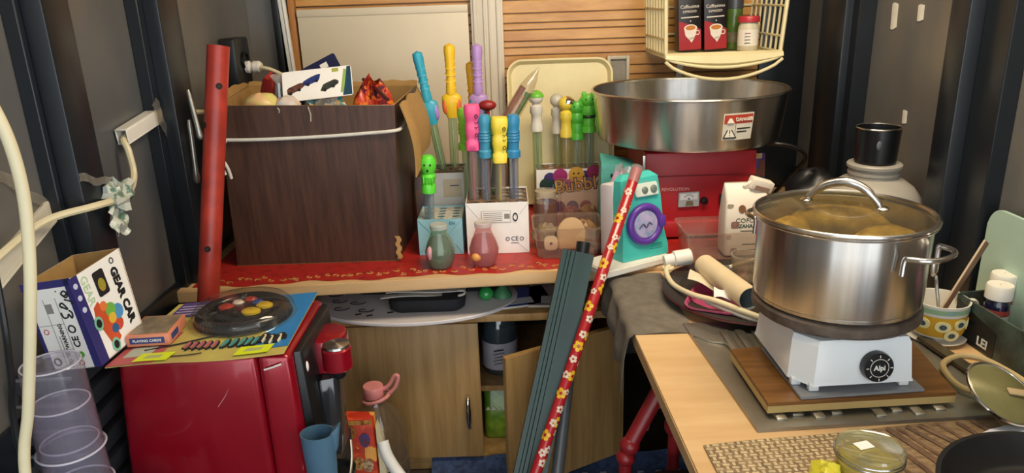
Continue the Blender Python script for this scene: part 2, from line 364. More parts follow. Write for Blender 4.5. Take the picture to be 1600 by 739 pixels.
cd_ = obj('tie_cord', G(bW).tube([(-.742, 2.05, 1.0), (-.712, 1.77, 1.0), on_front(-.69, 1.0), on_front(-.6, .997), on_front(-.45, .999), on_front(-.33, 1.004), on_front(-.268, 1.008), (-.258, 1.80, 1.008), (-.252, 2.05, 1.008)], .0042, 8, k=4), wc, bx, label='thin white cord')
obj('knot', G(bW).ball(on_front(-.681, .998, .009), (.014, .009, .009), 10, 6), wc, cd_)
for p in ([(-.687, .998), (-.700, .975), (-.693, .945), (-.684, .915)], [(-.681, .998), (-.688, .965), (-.676, .93), (-.672, .905)]):
    obj('loose_end', G(bW).tube([on_front(x, zz, .012) for x, zz in p], .0038, 7, k=4), wc, cd_)

# contents of the carton: bags and cards standing in it
def lump(c, r, seed, n=18, k=10, amp=.16):
    rnd = random.Random(seed); ph = [rnd.uniform(0, 6) for _ in range(6)]
    rings = []
    for i in range(k+1):
        th = PI*i/k; ring = []
        for j in range(n):
            a = 2*PI*j/n; q = 1+amp*(math.sin(3*a+ph[0]+2*th)+.7*math.sin(5*a+ph[1]-3*th)+.6*math.sin(7*th+ph[2]+a))*.5
            s_ = max(math.sin(th), 1e-3); ring.append((c[0]+r[0]*q*s_*math.cos(a), c[1]+r[1]*q*s_*math.sin(a), c[2]-r[2]*q*math.cos(th)))
        rings.append(ring)
    return rings
def lumpy(name, c, r, mt, lab, cat, grp=None, seed=1, amp=.16, base=None):
    g = G()
    t = thing(name, lab, cat, (c[0], c[1], c[2]-r[2]))
    g.M = W(t); g.loft(lump(c, r, seed, amp=amp)); obj('bag_body' if 'bag' in name else 'body', g, mt, t, 60)
    if grp: t['group'] = grp
    return t
redbag = mat('red_net', 'a52626', .45, 0, .3, 60)
t = lumpy('toy_bag', (-.60, 1.93, .905), (.085, .085, .212), redbag, 'red net toy bag at the left inside the brown carton', 'bag', seed=3)
obj('header_card', G(W(t)).box(-.66, -.58, 2.04, 2.043, 1.02, 1.09), mat('dark_red_card', '7d1d22', .5), t)
t = lumpy('toy_bag', (-.35, 1.92, .888), (.072, .10, .205), voro('orange_red_toys', ['b8371f', '7a1c1a', 'd9772c', '5b2030', 'c94a3a'], 60, .25), 'bag of orange and red toys at the right inside the brown carton', 'bag', seed=9, amp=.22)
obj('closing_rod', G(W(t)).tube([(-.38, 1.99, 1.105), (-.325, 1.88, 1.088), (-.290, 1.80, 1.074)], .005, 8), mat('dark_maroon', '4a1e22', .4), t)
t = lumpy('toy_bag', (-.455, 1.86, .885), (.075, .085, .205), voro('teal_toys', ['2f8f9a', 'c9bfae', '35608f', 'd8d0c0', 'd4a03a', '7aa0a6'], 70, .2), 'clear bag of teal and white toys in the middle of the brown carton', 'bag', seed=5, amp=.2)
obj('film', G(W(t)).loft(lump((-.455, 1.86, .890), (.082, .092, .207), 15, amp=.12)), clear('wrap_film', 'f4f2f0', .10, .1, .08), t, 70)
t = lumpy('toy_ball', (-.595, 1.80, 1.070), (.044, .034, .030), mat('lime_toy', 'c5d86a', .35, 0, .2, 20, col2='e6b089'), 'pale lime green toy showing at the left rim of the brown carton', 'toy', seed=4, amp=.1)
obj('stem', G(W(t)).tube([(-.60, 1.80, 1.045), (-.60, 1.80, .6765)], .006, 8), WHITE(), t)
t = lumpy('toy_ball', (-.535, 1.80, 1.060), (.034, .03, .03), mat('peach_toy', 'd9a878', .35, 0, .3, 30, col2='cfd3d8'), 'peach coloured toy showing beside the lime one in the carton', 'toy', seed=8, amp=.14)
obj('stem', G(W(t)).tube([(-.535, 1.80, 1.04), (-.535, 1.80, .6765)], .006, 8), WHITE(), t)
# cards: M gives the card plane, x along width, y up
def card(name, M, w, h, mt, lab, cat='card', r=.006, th=.0018):
    t = thing(name, lab, cat); t.matrix_world = M; obj('card_sheet', G().prism(rrect(w, h, r, 4), 0, th), mt, t, flat=True); return t
M = frame((-.466, 1.845, 1.112), (1, .10, .07), (.05, -.80, .60))
t = card('blister_card', M, .170, .084, PAPERW(), 'white blister card printed with dark toy cars on top of the carton contents')
navyc = mat('navy_card', '20244a', .4)
decal('header_band', [(.060, -.040), (.083, -.040), (.083, .040), (.074, .040)], mat('dark_teal_print', '20435c', .4), t, T(0, 0, .002))
decal('header_mark', [(.055, -.030), (.062, -.034), (.073, .030), (.066, .034)], mat('pale_green_print', '8fae5f', .5), t, T(0, 0, .0022))
decal('tag_mark', R4(.016, .010, .045, .033), mat('olive_print', 'a7a84a', .5), t, T(0, 0, .002))
for (x, y, c, c2) in ((-.055, -.008, '7d4a32', '2a2326'), (-.012, .012, '2b3f86', '1b2350'), (.028, -.008, '3b4238', '1f2422')):
    pz = [(x+.022*math.cos(a)*(1+.15*math.sin(3*a+x*90)), y+.012*math.sin(a)*(1+.2*math.cos(2*a))+.4*.022*math.cos(a)) for a in [2*PI*i/14 for i in range(14)]]
    decal('printed_car', pz, mat('car_print_'+c, c, .5, 0, .5, 120, col2=c2), t, T(0, 0, .002))
    for dx in (-.011, .010): decal('printed_wheel', circ(.0045, 10, x+dx, y-.008+.4*dx), INK(), t, T(0, 0, .0026))
t = card('blister_card', frame((-.475, 1.955, 1.122), (.75, .12, .35), (.02, -.90, .45)), .10, .085, navyc, 'navy blue card poking up in a point behind the white blister card')
decal('price_mark', R4(.020, .015, .012, .022), PAPERW(), t, T(0, 0, .002))
t = card('blister_card', frame((-.545, 1.885, 1.090), (1, 0, .06), (0, -.95, .3)), .075, .080, navyc, 'navy card with a white square at the left of the blister card')
decal('price_mark', R4(.022, .013, .012, -.012), PAPERW(), t, T(0, 0, .002)); decal('red_strip', R4(.05, .012, 0, .022), mat('rust_print', '8a4a3c', .5), t, T(0, 0, .002))
t = thing('film_wrap', 'crumpled clear film twisted up from the carton beside the cord', 'wrapper', (-.575, 1.88, 1.02))
obj('film', G(W(t)).loft([[(-.575+rr*math.cos(a)*(1+.35*math.sin(3*a+zz*90))+(zz-1.02)*.05, 1.875+rr*math.sin(a), zz) for a in [2*PI*i/12 for i in range(12)]] for zz, rr in ((1.0, .03), (1.04, .026), (1.08, .012), (1.115, .009), (1.135, .022))], False), clear('crumpled_film', 'f2efe8', .22, .12, .15), t, 20)

# ------------------------------------------------------------ bubble wands and their boxes
def tubewand(name, lab, top, bot, cols, kind, grp, tint='dfeee0', r=.014):
    """top/bot: ends of the cap and of the clear tube foot, in world coordinates"""
    top, bot = Vector(top), Vector(bot); ax = (top-bot).normalized(); L = (top-bot).length
    t = thing(name, lab, 'bubble wand', bot, group=grp); M = frame((0, 0, 0), Vector((1, 0, 0))-ax*ax.x, ax)
    t.matrix_world = T(*bot) @ M
    main = mat('cap_'+cols[0], cols[0], .35, 0, .1, 30); 
    hc = {'face': .118, 'rib': .112, 'frog': .118, 'ball': .120, 'sword': .20, 'ghost': .10}[kind]; hc = min(hc, L*.6); z0 = L-hc
    obj('tube', G().lathe([(.002, 0), (r*.8, .001), (r*.82, .006), (r*.82, z0), (r*.6, z0)], 16), clear('wand_tube_'+tint, tint, .10, .08, .06), t)
    st = mat('stem_'+cols[1], cols[1], .4)
    obj('inner_stick', G().tube([(0, 0, .01), (0, 0, z0)], .0035, 7), st, t)
    for k in range(4): obj('loop', G(E_(90, 0, 0, (0, 0, .03+k*.024))).torus(.0075, .0014, 14, 5), st, t)
    if kind == 'rib':
        obj('cap', G().lathe([(r*.9, z0), (r*1.22, z0+.002), (r*1.22, z0+.018), (r*.95, z0+.022), (r, z0+hc*.35), (r*1.12, z0+hc*.5), (r*1.0, z0+hc*.62), (r*1.1, z0+hc*.75), (r*1.15, z0+hc*.88), (r*.9, z0+hc*.97), (.001, z0+hc)], 20), main, t)
        for k in range(4): obj('ridge', G().torus(r*1.08, .0018, 20, 6, (0, 0, z0+.045+k*.0075)), main, t)
    elif kind == 'face':
        h = hc
        rings = []
        for (q, s_) in ((0, .9), (.02, 1.15), (.20, 1.18), (.23, 1.0), (.30, 1.05), (.42, 1.22), (.56, 1.2), (.62, 1.05), (.68, 1.18), (.8, 1.35), (.93, 1.35), (.99, 1.2), (1, .6)):
            rings.append([(x*s_, y*s_, z0+q*h) for x, y in rrect(r*1.9, r*1.5, r*.6, 4)])
        obj('cap', G().loft(rings), main, t, 50)
        for q in (.76, .36):
            obj('eye', G(frame((r*.72, -r*1.02, z0+q*h), (1, 0, 0), (0, -1, 0))).torus(.0042, .0011, 14, 5, sx=.8), INK(), t)
        for q in (.62, .52): obj('mouth', G(frame((r*.72, -r*.96, z0+q*h), (1, 0, 0), (0, -1, 0))).tube([(-.004, .002, .0), (0, -.001, .001), (.004, .002, 0)], .0011, 5), INK(), t)
    elif kind == 'frog':
        h = hc
        obj('cap', G().lathe([(r*.95, z0), (r*1.25, z0+.002), (r*1.2, z0+.016), (r*1.0, z0+.02), (r*1.08, z0+h*.35), (r*.95, z0+h*.42), (r*1.25, z0+h*.5), (r*1.3, z0+h*.6), (r*.95, z0+h*.68), (r*1.35, z0+h*.76), (r*1.4, z0+h*.86), (r*1.0, z0+h*.95), (.001, z0+h*.97)], 18), main, t)
        for sx in (-1, 1):
            e = obj('ear', G().ball((sx*r*.75, 0, z0+h*.95), (r*.42, r*.42, r*.55), 10, 6), main, t)
            obj('eye', G().ball((sx*r*.55, -r*1.25, z0+h*.85), .0022, 8, 5), INK(), t)
        if len(cols) > 2: obj('dark_band', G().torus(r*1.1, .0045, 20, 6, (0, 0, z0+h*.42)), mat('band_'+cols[2], cols[2], .4), t)
    elif kind == 'ball':
        h = hc
        obj('cap', G().lathe([(r*.95, z0), (r*1.15, z0+.002), (r*1.1, z0+.02), (r*.95, z0+.024), (r*.95, z0+h*.42), (r*1.2, z0+h*.48), (r*1.1, z0+h*.62), (r*.6, z0+h*.68)], 18), main, t)
        hd = obj('head', G().ball((0, 0, z0+h*.83), (r*1.32, r*1.32, r*1.25), 18, 10), main, t)
        if len(cols) > 2:
            obj('hat', G().loft([[(rr*math.cos(2*PI*j/18)+r*(.05 if cols[2] != 'silver' else .35), rr*math.sin(2*PI*j/18), z0+h*.83+zz) for j in range(18)] for rr, zz in ((r*1.36, .002), (r*1.36, .006), (r*1.1, .013), (r*.5, .020), (.001, .022))]), CHROME() if cols[2] == 'silver' else mat('hat_'+cols[2], cols[2], .35), t)
    elif kind == 'ghost':
        h = hc
        obj('cap', G().lathe([(r*.9, z0), (r*1.2, z0+.002), (r*1.2, z0+.02), (r*1.0, z0+.026), (r*1.25, z0+h*.45), (r*1.0, z0+h*.52), (r*1.35, z0+h*.68), (r*1.3, z0+h*.85), (r*.8, z0+h*.97), (.001, z0+h)], 18), main, t)
        for sx in (-1, 1): obj('eye', G().ball((sx*r*.45, -r*1.22, z0+h*.78), .0028, 8, 5), INK(), t)
        obj('mouth', G().ball((0, -r*1.24, z0+h*.64), (.003, .002, .004), 8, 5), INK(), t)
        for k in range(4): obj('rib', G().ball((-r*.7+k*r*.47, -r*1.0, z0+h*.36), (.0022, .003, .012), 6, 5), main, t)
    elif kind == 'sword':
        h = hc
        obj('grip', G().lathe([(r*.8, z0+h*.30), (r*.95, z0+h*.36), (r*.75, z0+h*.55), (r*.9, z0+h*.8), (r*1.02, z0+h*.9), (r*.9, z0+h*.97), (.001, z0+h)], 16), main, t)
        for k in range(5): obj('grip_ridge', G(E_(25, 0, 0, (0, 0, z0+h*(.42+.09*k)))).torus(r*.82, .0022, 16, 5), main, t)
        gm = mat('guard_'+cols[2], cols[2], .35)
        obj('guard', G().loft([[(x*s_, y*.55*s_, z0+q*h) for x, y in circ(r*1.0, 16)] for q, s_ in ((0, .9), (.08, 1.3), (.2, 1.75), (.29, 1.7), (.33, 1.1))]), main, t, 50)
        for sx in (-1, 1): obj('wing', G().ball((sx*r*1.15, -r*.3, z0+h*.17), (r*.55, r*.5, h*.12), 10, 7), gm, t)
    return t
def wandbox(name, lab, x0, x1, y0, y1, z0, z1, mt, grid, topm):
    t = thing(name, lab, 'box', ((x0+x1)/2, (y0+y1)/2, z0)); M = W(t)
    for nm, a in (('front', (x0, x1, y0, y0+.0015)), ('back', (x0, x1, y1-.0015, y1)), ('side', (x0, x0+.0015, y0+.0015, y1-.0015)), ('side', (x1-.0015, x1, y0+.0015, y1-.0015))):
        obj(nm+'_panel', G(M).box(*a, z0, z1), mt, t)
    obj('bottom_panel', G(M).box(x0+.0015, x1-.0015, y0+.0015, y1-.0015, z0, z0+.0015), mt, t)
    # punched top: a card with rows of round holes
    nx, ny = grid; g = G(M); cw, ch = (x1-x0)/nx, (y1-y0)/ny; zt = z1-.004
    for i in range(nx):
        for j in range(ny):
            cx, cy = x0+cw*(i+.5), y0+ch*(j+.5); r = min(cw, ch)*.40
            sq = []
            for a in range(16):
                an = 2*PI*a/16; dx, dy = math.cos(an), math.sin(an); q = 1/max(abs(dx), abs(dy)); sq.append((cx+dx*q*cw/2, cy+dy*q*ch/2))
            ci = [(cx+r*math.cos(2*PI*a/16), cy+r*math.sin(2*PI*a/16)) for a in range(16)]
            o_ = [g.v((x, y, zt)) for x, y in sq]; i_ = [g.v((x, y, zt)) for x, y in ci]; d_ = [g.v((x, y, zt-.002)) for x, y in ci]
            for a in range(16):
                b = (a+1) % 16; g.f([o_[a], o_[b], i_[b], i_[a]]); g.f([i_[a], i_[b], d_[b], d_[a]])
    obj('punched_top', g, topm, t, flat=True)
    return t
ZS = .6725
# pale blue box, white box, "Bubble" box, dark box behind
t = wandbox('wand_box', 'pale blue carton with a punched top, holding one green wand', -.240, -.126, 1.800, 1.930, ZS, .768, mat('pale_blue_card', '8fc0cc', .45), (3, 5), mat('punched_white', 'c9c7ba', .6, 0, .3, 80))
text('print', 'EN', .012, mat('blue_ink', '35577e', .5), t, W(t) @ frame((-.152, 1.7995, .756), (1, 0, 0), (0, -1, 0)))
for a, b in (((-.238, .766), (-.205, .73)), ((-.128, .766), (-.16, .73)), ((-.238, .675), (-.222, .70)), ((-.128, .675), (-.145, .70))):
    obj('fold_line', G(W(t)).tube([(a[0], 1.7992, a[1]), (b[0], 1.7992, b[1])], .0006, 4), mat('fold_shade', '7aa9b6', .5), t)
t = wandbox('wand_box', 'white carton holding the pink, blue and yellow wands', -.115, .044, 1.795, 1.955, ZS, .808, PAPERW(), (4, 4), mat('punched_brown', '8d6f55', .6, 0, .5, 60))
M = W(t) @ frame((-.035, 1.7945, .745), (1, 0, 0), (0, -1, 0))
lg = mat('pale_grey_print', 'c3bfb8', .6)
decal('label_panel', R4(.076, .032, -.004, .026), lg, t, M); decal('label_field', R4(.072, .028, -.004, .026), PAPERW(), t, M @ T(0, 0, .0004))
for k in range(5): decal('label_line', R4(.048, .0014, -.012, .036-k*.005), mat('grey_ink', '8f8b86', .6), t, M @ T(0, 0, .0008))
decal('label_stamp', R4(.014, .013, .024, .027), mat('grey_ink', '8f8b86', .6), t, M @ T(0, 0, .0008))
obj('printed_ring', G(M @ T(.045, .024, .0005)).torus(.008, .0018, 14, 5, sx=.7, sy=1.2), INK(), t)
text('print', 'CE', .016, INK(), t, M @ T(.042, -.034, .0004)); 
for dx in (.024, .060): obj('printed_ring', G(M @ T(dx, -.034, .0004)).torus(.0045, .0008, 14, 4), INK(), t)
decal('label_line', R4(.02, .0012, .042, -.045), INK(), t, M)
for a, b in (((-.078, .060), (-.045, .02)), ((.078, .060), (.055, .03)), ((-.078, -.07), (-.06, -.05)), ((.078, -.07), (.05, -.045))):
    obj('fold_line', G(M).tube([(a[0], a[1], 0), (b[0], b[1], 0)], .0006, 4), lg, t)
t = wandbox('wand_box', 'white carton printed with coloured balloons and the word Bubble', .078, .272, 2.13, 2.222, ZS, .812, PAPERW(), (6, 3), mat('punched_print', '9a6a48', .5, 0, .6, 60))
M = W(t) @ frame((.175, 2.1295, .742), (1, 0, 0), (0, -1, 0))
for (x, y, r, c) in ((-.056, .028, .019, '3b2a6b'), (-.026, .036, .022, 'a3236d'), (.022, .038, .024, 'cf9f35'), (.046, .036, .014, '2e2a70'), (.072, .045, .020, '8a1d4f'), (-.068, .010, .020, '1f3a34'), (-.038, .005, .011, '3d7fc0'), (.066, .015, .016, '5a3a8c'), (.0, .012, .014, 'b3478d')):
    decal('printed_balloon', circ(r, 20, x, y+.014), mat('balloon_'+c, c, .4), t, M @ T(0, 0, random.uniform(0, .0004)))
for e in (-.008, .006): decal('printed_eye', circ(.003, 10, .022+e, .056), INK(), t, M @ T(0, 0, .0008))
text('lettering', 'Bubble', .056, INK(), t, M @ T(.032, .022, .0010) @ Matrix.Rotation(math.radians(6), 4, 'Z'), bold=.003)
text('lettering', 'Bubble', .056, mat('letter_yellow', 'e8c23c', .4, 0, .3, 40, col2='d88a2e'), t, M @ T(.032, .022, .0016) @ Matrix.Rotation(math.radians(6), 4, 'Z'))
for (x, c) in ((-.03, '6b3a8a'), (.01, '4a4f9c'), (.05, 'a0457e')): decal('printed_balloon', circ(.018, 18, x, -.045), mat('balloon_'+c, c, .4), t, M)
t = wandbox('wand_box', 'plain grey white carton behind the pale blue one, holding the long swords', -.222, -.124, 1.955, 2.09, ZS, .852, mat('greyish_card', 'c9c5bf', .55), (3, 3), mat('camouflage_top', '6b5340', .6, 0, .6, 50))
decal('taped_patch', R4(.05, .05, .012, -.01), mat('tan_tape', 'b9a88c', .4), t, W(t) @ frame((-.17, 1.9545, .82), (1, 0, 0), (0, -1, 0)))
decal('dash', R4(.024, .003, .018, .002), mat('indigo_ink', '2a2c58', .5), t, W(t) @ frame((-.17, 1.9540, .815), (1, 0, 0), (0, -1, 0)))
t = thing('dark_box', 'small dark printed box squeezed between the carton and the pale blue box', 'box', (-.247, 2.0, ZS))
obj('carton_body', G(W(t)).box(-.262, -.228, 1.97, 2.05, ZS, .84, .001), mat('dark_print', '2d3a48', .5, 0, .5, 40, col2='6b4a38'), t)
g1, g2, g3 = 'bubble wands in the white carton', 'bubble wands in the balloon carton', 'long sword wands standing at the back'
tubewand('bubble_wand', 'pink wand with two printed eyes in the white carton', (-.0895, 1.835, 1.052), (-.097, 1.85, ZS+.002), ('ef5c97', 'a34a3c'), 'face', g1, 'f0dede', .0155)
tubewand('bubble_wand', 'left of the two blue ribbed wands in the white carton', (-.0600, 1.835, 1.027), (-.064, 1.85, ZS+.002), ('3d93b8', '2c5f8a'), 'rib', g1, 'e4e4ea', .0145)
tubewand('bubble_wand', 'yellow wand with two printed eyes in the white carton', (-.0220, 1.825, 1.020), (-.028, 1.84, ZS+.002), ('f2dc45', 'c9b52c'), 'face', g1, 'eee6d0', .0165)
tubewand('bubble_wand', 'right of the two blue ribbed wands in the white carton', (.0120, 1.835, 1.025), (.007, 1.85, ZS+.002), ('2f86b8', '203f7a'), 'rib', g1, 'c6d0e4', .0148)
tubewand('bubble_wand', 'green wand half hidden behind the pink one', (-.108, 1.895, 1.037), (-.106, 1.91, ZS+.002), ('7cc23c', '4f8a2e'), 'rib', g1, 'd2e6c4', .020)
tubewand('bubble_wand', 'green wand half hidden behind the yellow one', (-.035, 1.895, 1.012), (-.037, 1.91, ZS+.002), ('6ab03c', '4f8a2e'), 'rib', g1, 'd2e6c4', .0165)
tubewand('bubble_wand', 'bright green ghost faced wand standing in the pale blue carton', (-.203, 1.805, .935), (-.214, 1.825, ZS+.002), ('5fd83a', '5a7f8a'), 'ghost', None, 'cfe0e4', .0155)
tubewand('bubble_wand', 'white ball headed wand with a green hat before the cream tray', (.083, 2.165, 1.040), (.086, 2.165, ZS+.002), ('dcd8cc', '5f8a30', '6fc23c'), 'ball', g2, 'd6e4b8', .0165)
tubewand('bubble_wand', 'greyish white ball headed wand beside the yellow one', (.146, 2.198, 1.026), (.149, 2.198, ZS+.002), ('c4bfb2', '8f9a3a'), 'ball', g2, 'e4e6b8', .0158)
tubewand('bubble_wand', 'yellow ball headed wand with a silver cap before the tray', (.170, 2.165, 1.020), (.172, 2.165, ZS+.002), ('e8cf4a', 'b5a52c', 'silver'), 'ball', g2, 'eee6a0', .0165)
tubewand('bubble_wand', 'plain green frog wand beside the yellow one', (.202, 2.165, 1.010), (.205, 2.165, ZS+.002), ('52b53c', '5f7a3c'), 'frog', g2, 'e6ecd6', .0165)
tubewand('bubble_wand', 'green frog wand with a dark band next to the steel bowl', (.236, 2.165, 1.030), (.242, 2.165, ZS+.002), ('63c83f', '4f7a3c', '1f3d24'), 'frog', g2, 'd2e0c4', .0175)
tubewand('bubble_wand', 'turquoise sword wand with lilac guard leaning left of the yellow one', (-.238, 2.02, 1.172), (-.160, 2.03, ZS+.002), ('35a7c4', '7fae3c', 'a58ad6'), 'sword', g3, 'c8e0b0', .0145)
tubewand('bubble_wand', 'yellow sword wand with orange guard standing against the white board', (-.152, 2.04, 1.188), (-.157, 2.05, ZS+.002), ('f2c52c', '9ab86a', 'e8703a'), 'sword', g3, 'dce6c8', .0155)
tubewand('bubble_wand', 'lilac sword wand with blue guard before the white ribbed strip', (-.078, 2.04, 1.185), (-.084, 2.05, ZS+.002), ('b590d0', '7f9ac0', '3d8fb0'), 'sword', g3, 'd8dce8', .0150)
tubewand('bubble_wand', 'small yellow sword wand peeking from behind the lilac one', (-.100, 2.09, 1.135), (-.094, 2.10, ZS+.002), ('e8b02c', '9ab86a', '2f8f9a'), 'sword', g3, 'dce6c8', .0135)
# wrapped wand leaning to the right
t = thing('wrapped_wand', 'glittery wand in pointed clear wrapping leaning to the right', 'bubble wand', (-.03, 2.0, .85))
A, B = Vector((-.034, 1.99, .93)), Vector((.088, 2.03, 1.118)); d = (B-A)
obj('wrapping', G(W(t)).tube([A, A+d*.12, A+d*.3, A+d*.72, A+d*.85, A+d*1.0], [.010, .020, .024, .021, .014, .0015], 14), clear('glitter_wrap', 'f0eae0', .05, .08, .06), t, 60)
for k, (c, o) in enumerate((('9a5a4a', (-.010, 0, .004)), ('4f8a3a', (.009, 0, -.004)), ('b8926a', (0, -.008, 0)))):
    o = Vector(o); obj('bubble_tube', G(W(t)).tube([A+d*.10+o, A+d*(.72-.05*k)+o], .0085, 10), mat('wrapped_'+c, c, .3, 0, .4, 60), t)
obj('tied_neck', G(W(t)).ball(A+Vector((-.003, -.004, -.002)), (.018, .014, .02), 10, 6), mat('violet_plastic', '43276b', .4), t)
obj('foot_stick', G(W(t)).tube([A, A+Vector((-.03, .05, -.256))], .006, 8), mat('violet_plastic', '43276b', .4), t)
t = thing('red_toy_cap', 'small dark red cap between the pink wand and the wrapped wand', 'toy', (-.062, 1.92, ZS))
obj('cap', G(W(t)).ball((-.053, 1.925, 1.035), (.024, .018, .014), 12, 7), mat('dark_red_plastic', '8f1f22', .4), t); obj('stem', G(W(t)).tube([(-.053, 1.925, 1.03), (-.06, 1.925, ZS+.002)], .006, 8), mat('dark_red_plastic', '8f1f22', .4), t)

# liquid flasks in front
def flask(lab, x, y, liq, tint, extra):
    t = thing('bubble_flask', lab, 'bottle', (x, y, ZS), group='little flasks on the worktop edge')
    prof = [(.002, .001), (.026, .001), (.030, .006), (.036, .03), (.037, .042), (.030, .064), (.022, .082), (.019, .090), (.0205, .095), (.0205, .104)]
    obj('shell', G().lathe(prof, 26), clear('flask_shell_'+tint, tint, .10, .05, .06), t)
    obj('liquid', G().lathe([(.001, .003), (.025, .003), (.0285, .008), (.0345, .03), (.0355, .042), (.0285, .063), (.022, .074), (.001, .0745)], 26), liq, t)
    obj('lid', G().lathe([(.0215, .098), (.0215, .108), (.019, .110), (.001, .110)], 20), clear('flask_lid', 'e2ddd0', .35, .1, .1), t)
    obj('floating_toy', G().ball(extra[0], extra[1], 10, 7), mat('float_'+extra[2], extra[2], .4), t); return t
flask('little flask of green liquid before the pale blue carton', -.178, 1.712, clear('green_liquid', 'a8c898', .28, .05, .04, '5f9a58'), 'c4dcc0', ((-.022, -.022, .042), (.009, .012, .018), 'd49aa4'))
flask('little flask of pink red liquid before the white carton', -.070, 1.720, clear('pink_liquid', 'e89a98', .28, .05, .04, 'd0505a'), 'f0c8c6', ((-.018, -.028, .028), (.013, .010, .011), 'e0a050'))
# ------------------------------------------------------------ left wall: cables, socket, red pipe
t = thing('power_socket', 'black socket box on the left wall with a white plug in it', 'socket', (XL, 2.2, 1.06))
obj('back_box', G(W(t)).box(XL, XL+.045, 2.12, 2.24, 1.055, 1.215, .006), BLACK(), t)
obj('socket_face', G(W(t) @ frame((XL+.046, 2.185, 1.150), (0, 1, 0), (1, 0, 0))).lathe([(.026, 0), (.026, .006), (.021, .006), (.021, .001), (.001, .001)], 24), BLACK(), t)
t = thing('plug', 'round white plug with its cable in the black socket', 'plug', (XL+.05, 2.185, 1.13))
pl = obj('plug_body', G(W(t) @ frame((XL+.048, 2.185, 1.132), (0, 1, 0), (1, -.25, 0))).lathe([(.001, 0), (.017, 0), (.018, .010), (.013, .014), (.013, .020), (.017, .022), (.017, .038), (.010, .046), (.001, .046)], 20), WHITE(), t)
obj('cable', G(W(t)).tube([(XL+.092, 2.172, 1.131), (-.68, 2.17, 1.125), (-.645, 2.2, 1.10), (-.632, 2.25, 1.075), (-.635, 2.33, 1.07)], .0052, 8, k=6), CREAM(), t)
# short trunking, cable through it, tape bundle
t = thing('conduit_piece', 'short slanted white conduit taped to the left wall, cable running through', 'conduit', (XL+.014, 1.63, 1.05))
A, B = Vector((XL+.016, 1.49, 1.055)), Vector((XL+.016, 1.735, 1.085)); d = (B-A).normalized(); M = W(t) @ frame(A, d, (1, 0, 0)); L_ = (B-A).length
for a in ((-.016, -.013, -.012, .012), (.013, .016, -.012, .012)): obj('channel_side', G(M).box(0, L_, a[0], a[1], a[2], a[3], .0008, 1), WHITE(), t)
for a in ((-.012, -.0095), (.0095, .012)): obj('channel_face', G(M).box(0, L_, -.013, .013, a[0], a[1], .0008, 1), WHITE(), t)
t = thing('wall_cable', 'cream cable along the left wall threading the slanted conduit', 'cable', (XL+.02, 1.45, .98))
obj('sheath', G(W(t)).tube([(XL+.02, 1.90, 1.045), (XL+.022, 1.82, 1.058), (XL+.017, 1.735, 1.083), (XL+.016, 1.60, 1.066), (XL+.016, 1.50, 1.052), (XL+.03, 1.478, 1.03), (XL+.036, 1.47, .985), (XL+.05, 1.42, .963), (XL+.075, 1.33, .968), (XL+.07, 1.25, .975), (XL+.03, 1.17, .973), (XL+.02, 1.06, .950), (XL+.02, .95, .92)], .0066, 8, k=6), CREAM(), t)
def crumple(name, c, r, seed, mt, lab, cat, amp=.35, n=14, k=9):
    t = thing(name, lab, cat, (c[0], c[1], c[2]-r[2])); obj('film', G(W(t)).loft(lump(c, r, seed, n, k, amp)), mt, t, 15); return t
crumple('tape_bundle', (XL+.066, 1.335, .972), (.026, .040, .026), 21, mat('white_green_film', 'c3c8bc', .3, 0, .3, 40, col2='5f7d6a', ramp=(.42, .5)), 'crumpled white and green plastic tape wrapped round the wall cable', 'tape', .5)
t = thing('tape_tail', 'loose end of white green tape hanging below the cable bundle', 'tape', (XL+.07, 1.34, .90))
obj('film', G(W(t)).sheet(lambda u, v: (XL+.075+.006*math.sin(v*9+u*4), 1.280+.05*u+.012*v, .955-.050*v+.01*math.sin(u*6)), 8, 8, .0008), MATS['white_green_film'], t)
t = thing('wall_strip', 'pale trunking lid slanting along the left wall under the cable', 'trunking', (XL+.006, 1.15, .94))
A, B = Vector((XL+.006, 1.00, .898)), Vector((XL+.006, 1.232, .978)); M = W(t) @ frame(A, (B-A), (1, 0, 0))
obj('strip', G(M).box(0, (B-A).length, -.020, .016, -.006, .002, .001), mat('pale_strip', 'd6cfbd', .5, 0, .1), t); obj('lip', G(M).box(0, (B-A).length, -.020, -.017, .002, .008, .0008), MATS['pale_strip'], t)
for (lab, A, B, wd) in (('clear tape strip on the left wall above the cable', (XL+.003, 1.13, 1.06), (XL+.003, 1.225, .985), .018), ('clear tape strip over the slanted conduit', (XL+.031, 1.62, 1.11), (XL+.031, 1.66, 1.03), .03), ('clear tape wound on the first blue post', (-.737, 1.235, 1.03), (-.737, 1.325, 1.0), .014)):
    A, B = Vector(A), Vector(B); t = thing('tape_strip', lab, 'tape', A); M = W(t) @ frame(A, (B-A), (1, 0, 0)); l = (B-A).length
    obj('film', G(M).sheet(lambda u, v: (l*u, wd*(v-.5)+.003*math.sin(u*9), .0015+.0015*math.sin(u*23+v*4)), 14, 4, .0006), clear('tape_film', 'f4eee0', .08, .15, .05, 'ffffff', .2), t)
def tapebit(lab, M, w, h): 
    t = thing('paper_bit', lab, 'tape'); t.matrix_world = M; obj('scrap', G().sheet(lambda u, v: ((u-.5)*w, (v-.5)*h*(1+.1*math.sin(u*4)), .0012+.001*math.sin(u*3)), 4, 4, .0008), mat('white_scrap', 'dcdacf', .7), t)
tapebit('white paper scrap on the left wall above the toy car box', frame((XL, 1.17, .86), (0, 1, .1), (1, 0, 0)), .028, .020)
tapebit('tiny white scrap beside the thick cream cable', frame((XL, 1.06, 1.055), (0, 1, 0), (1, 0, 0)), .012, .018)
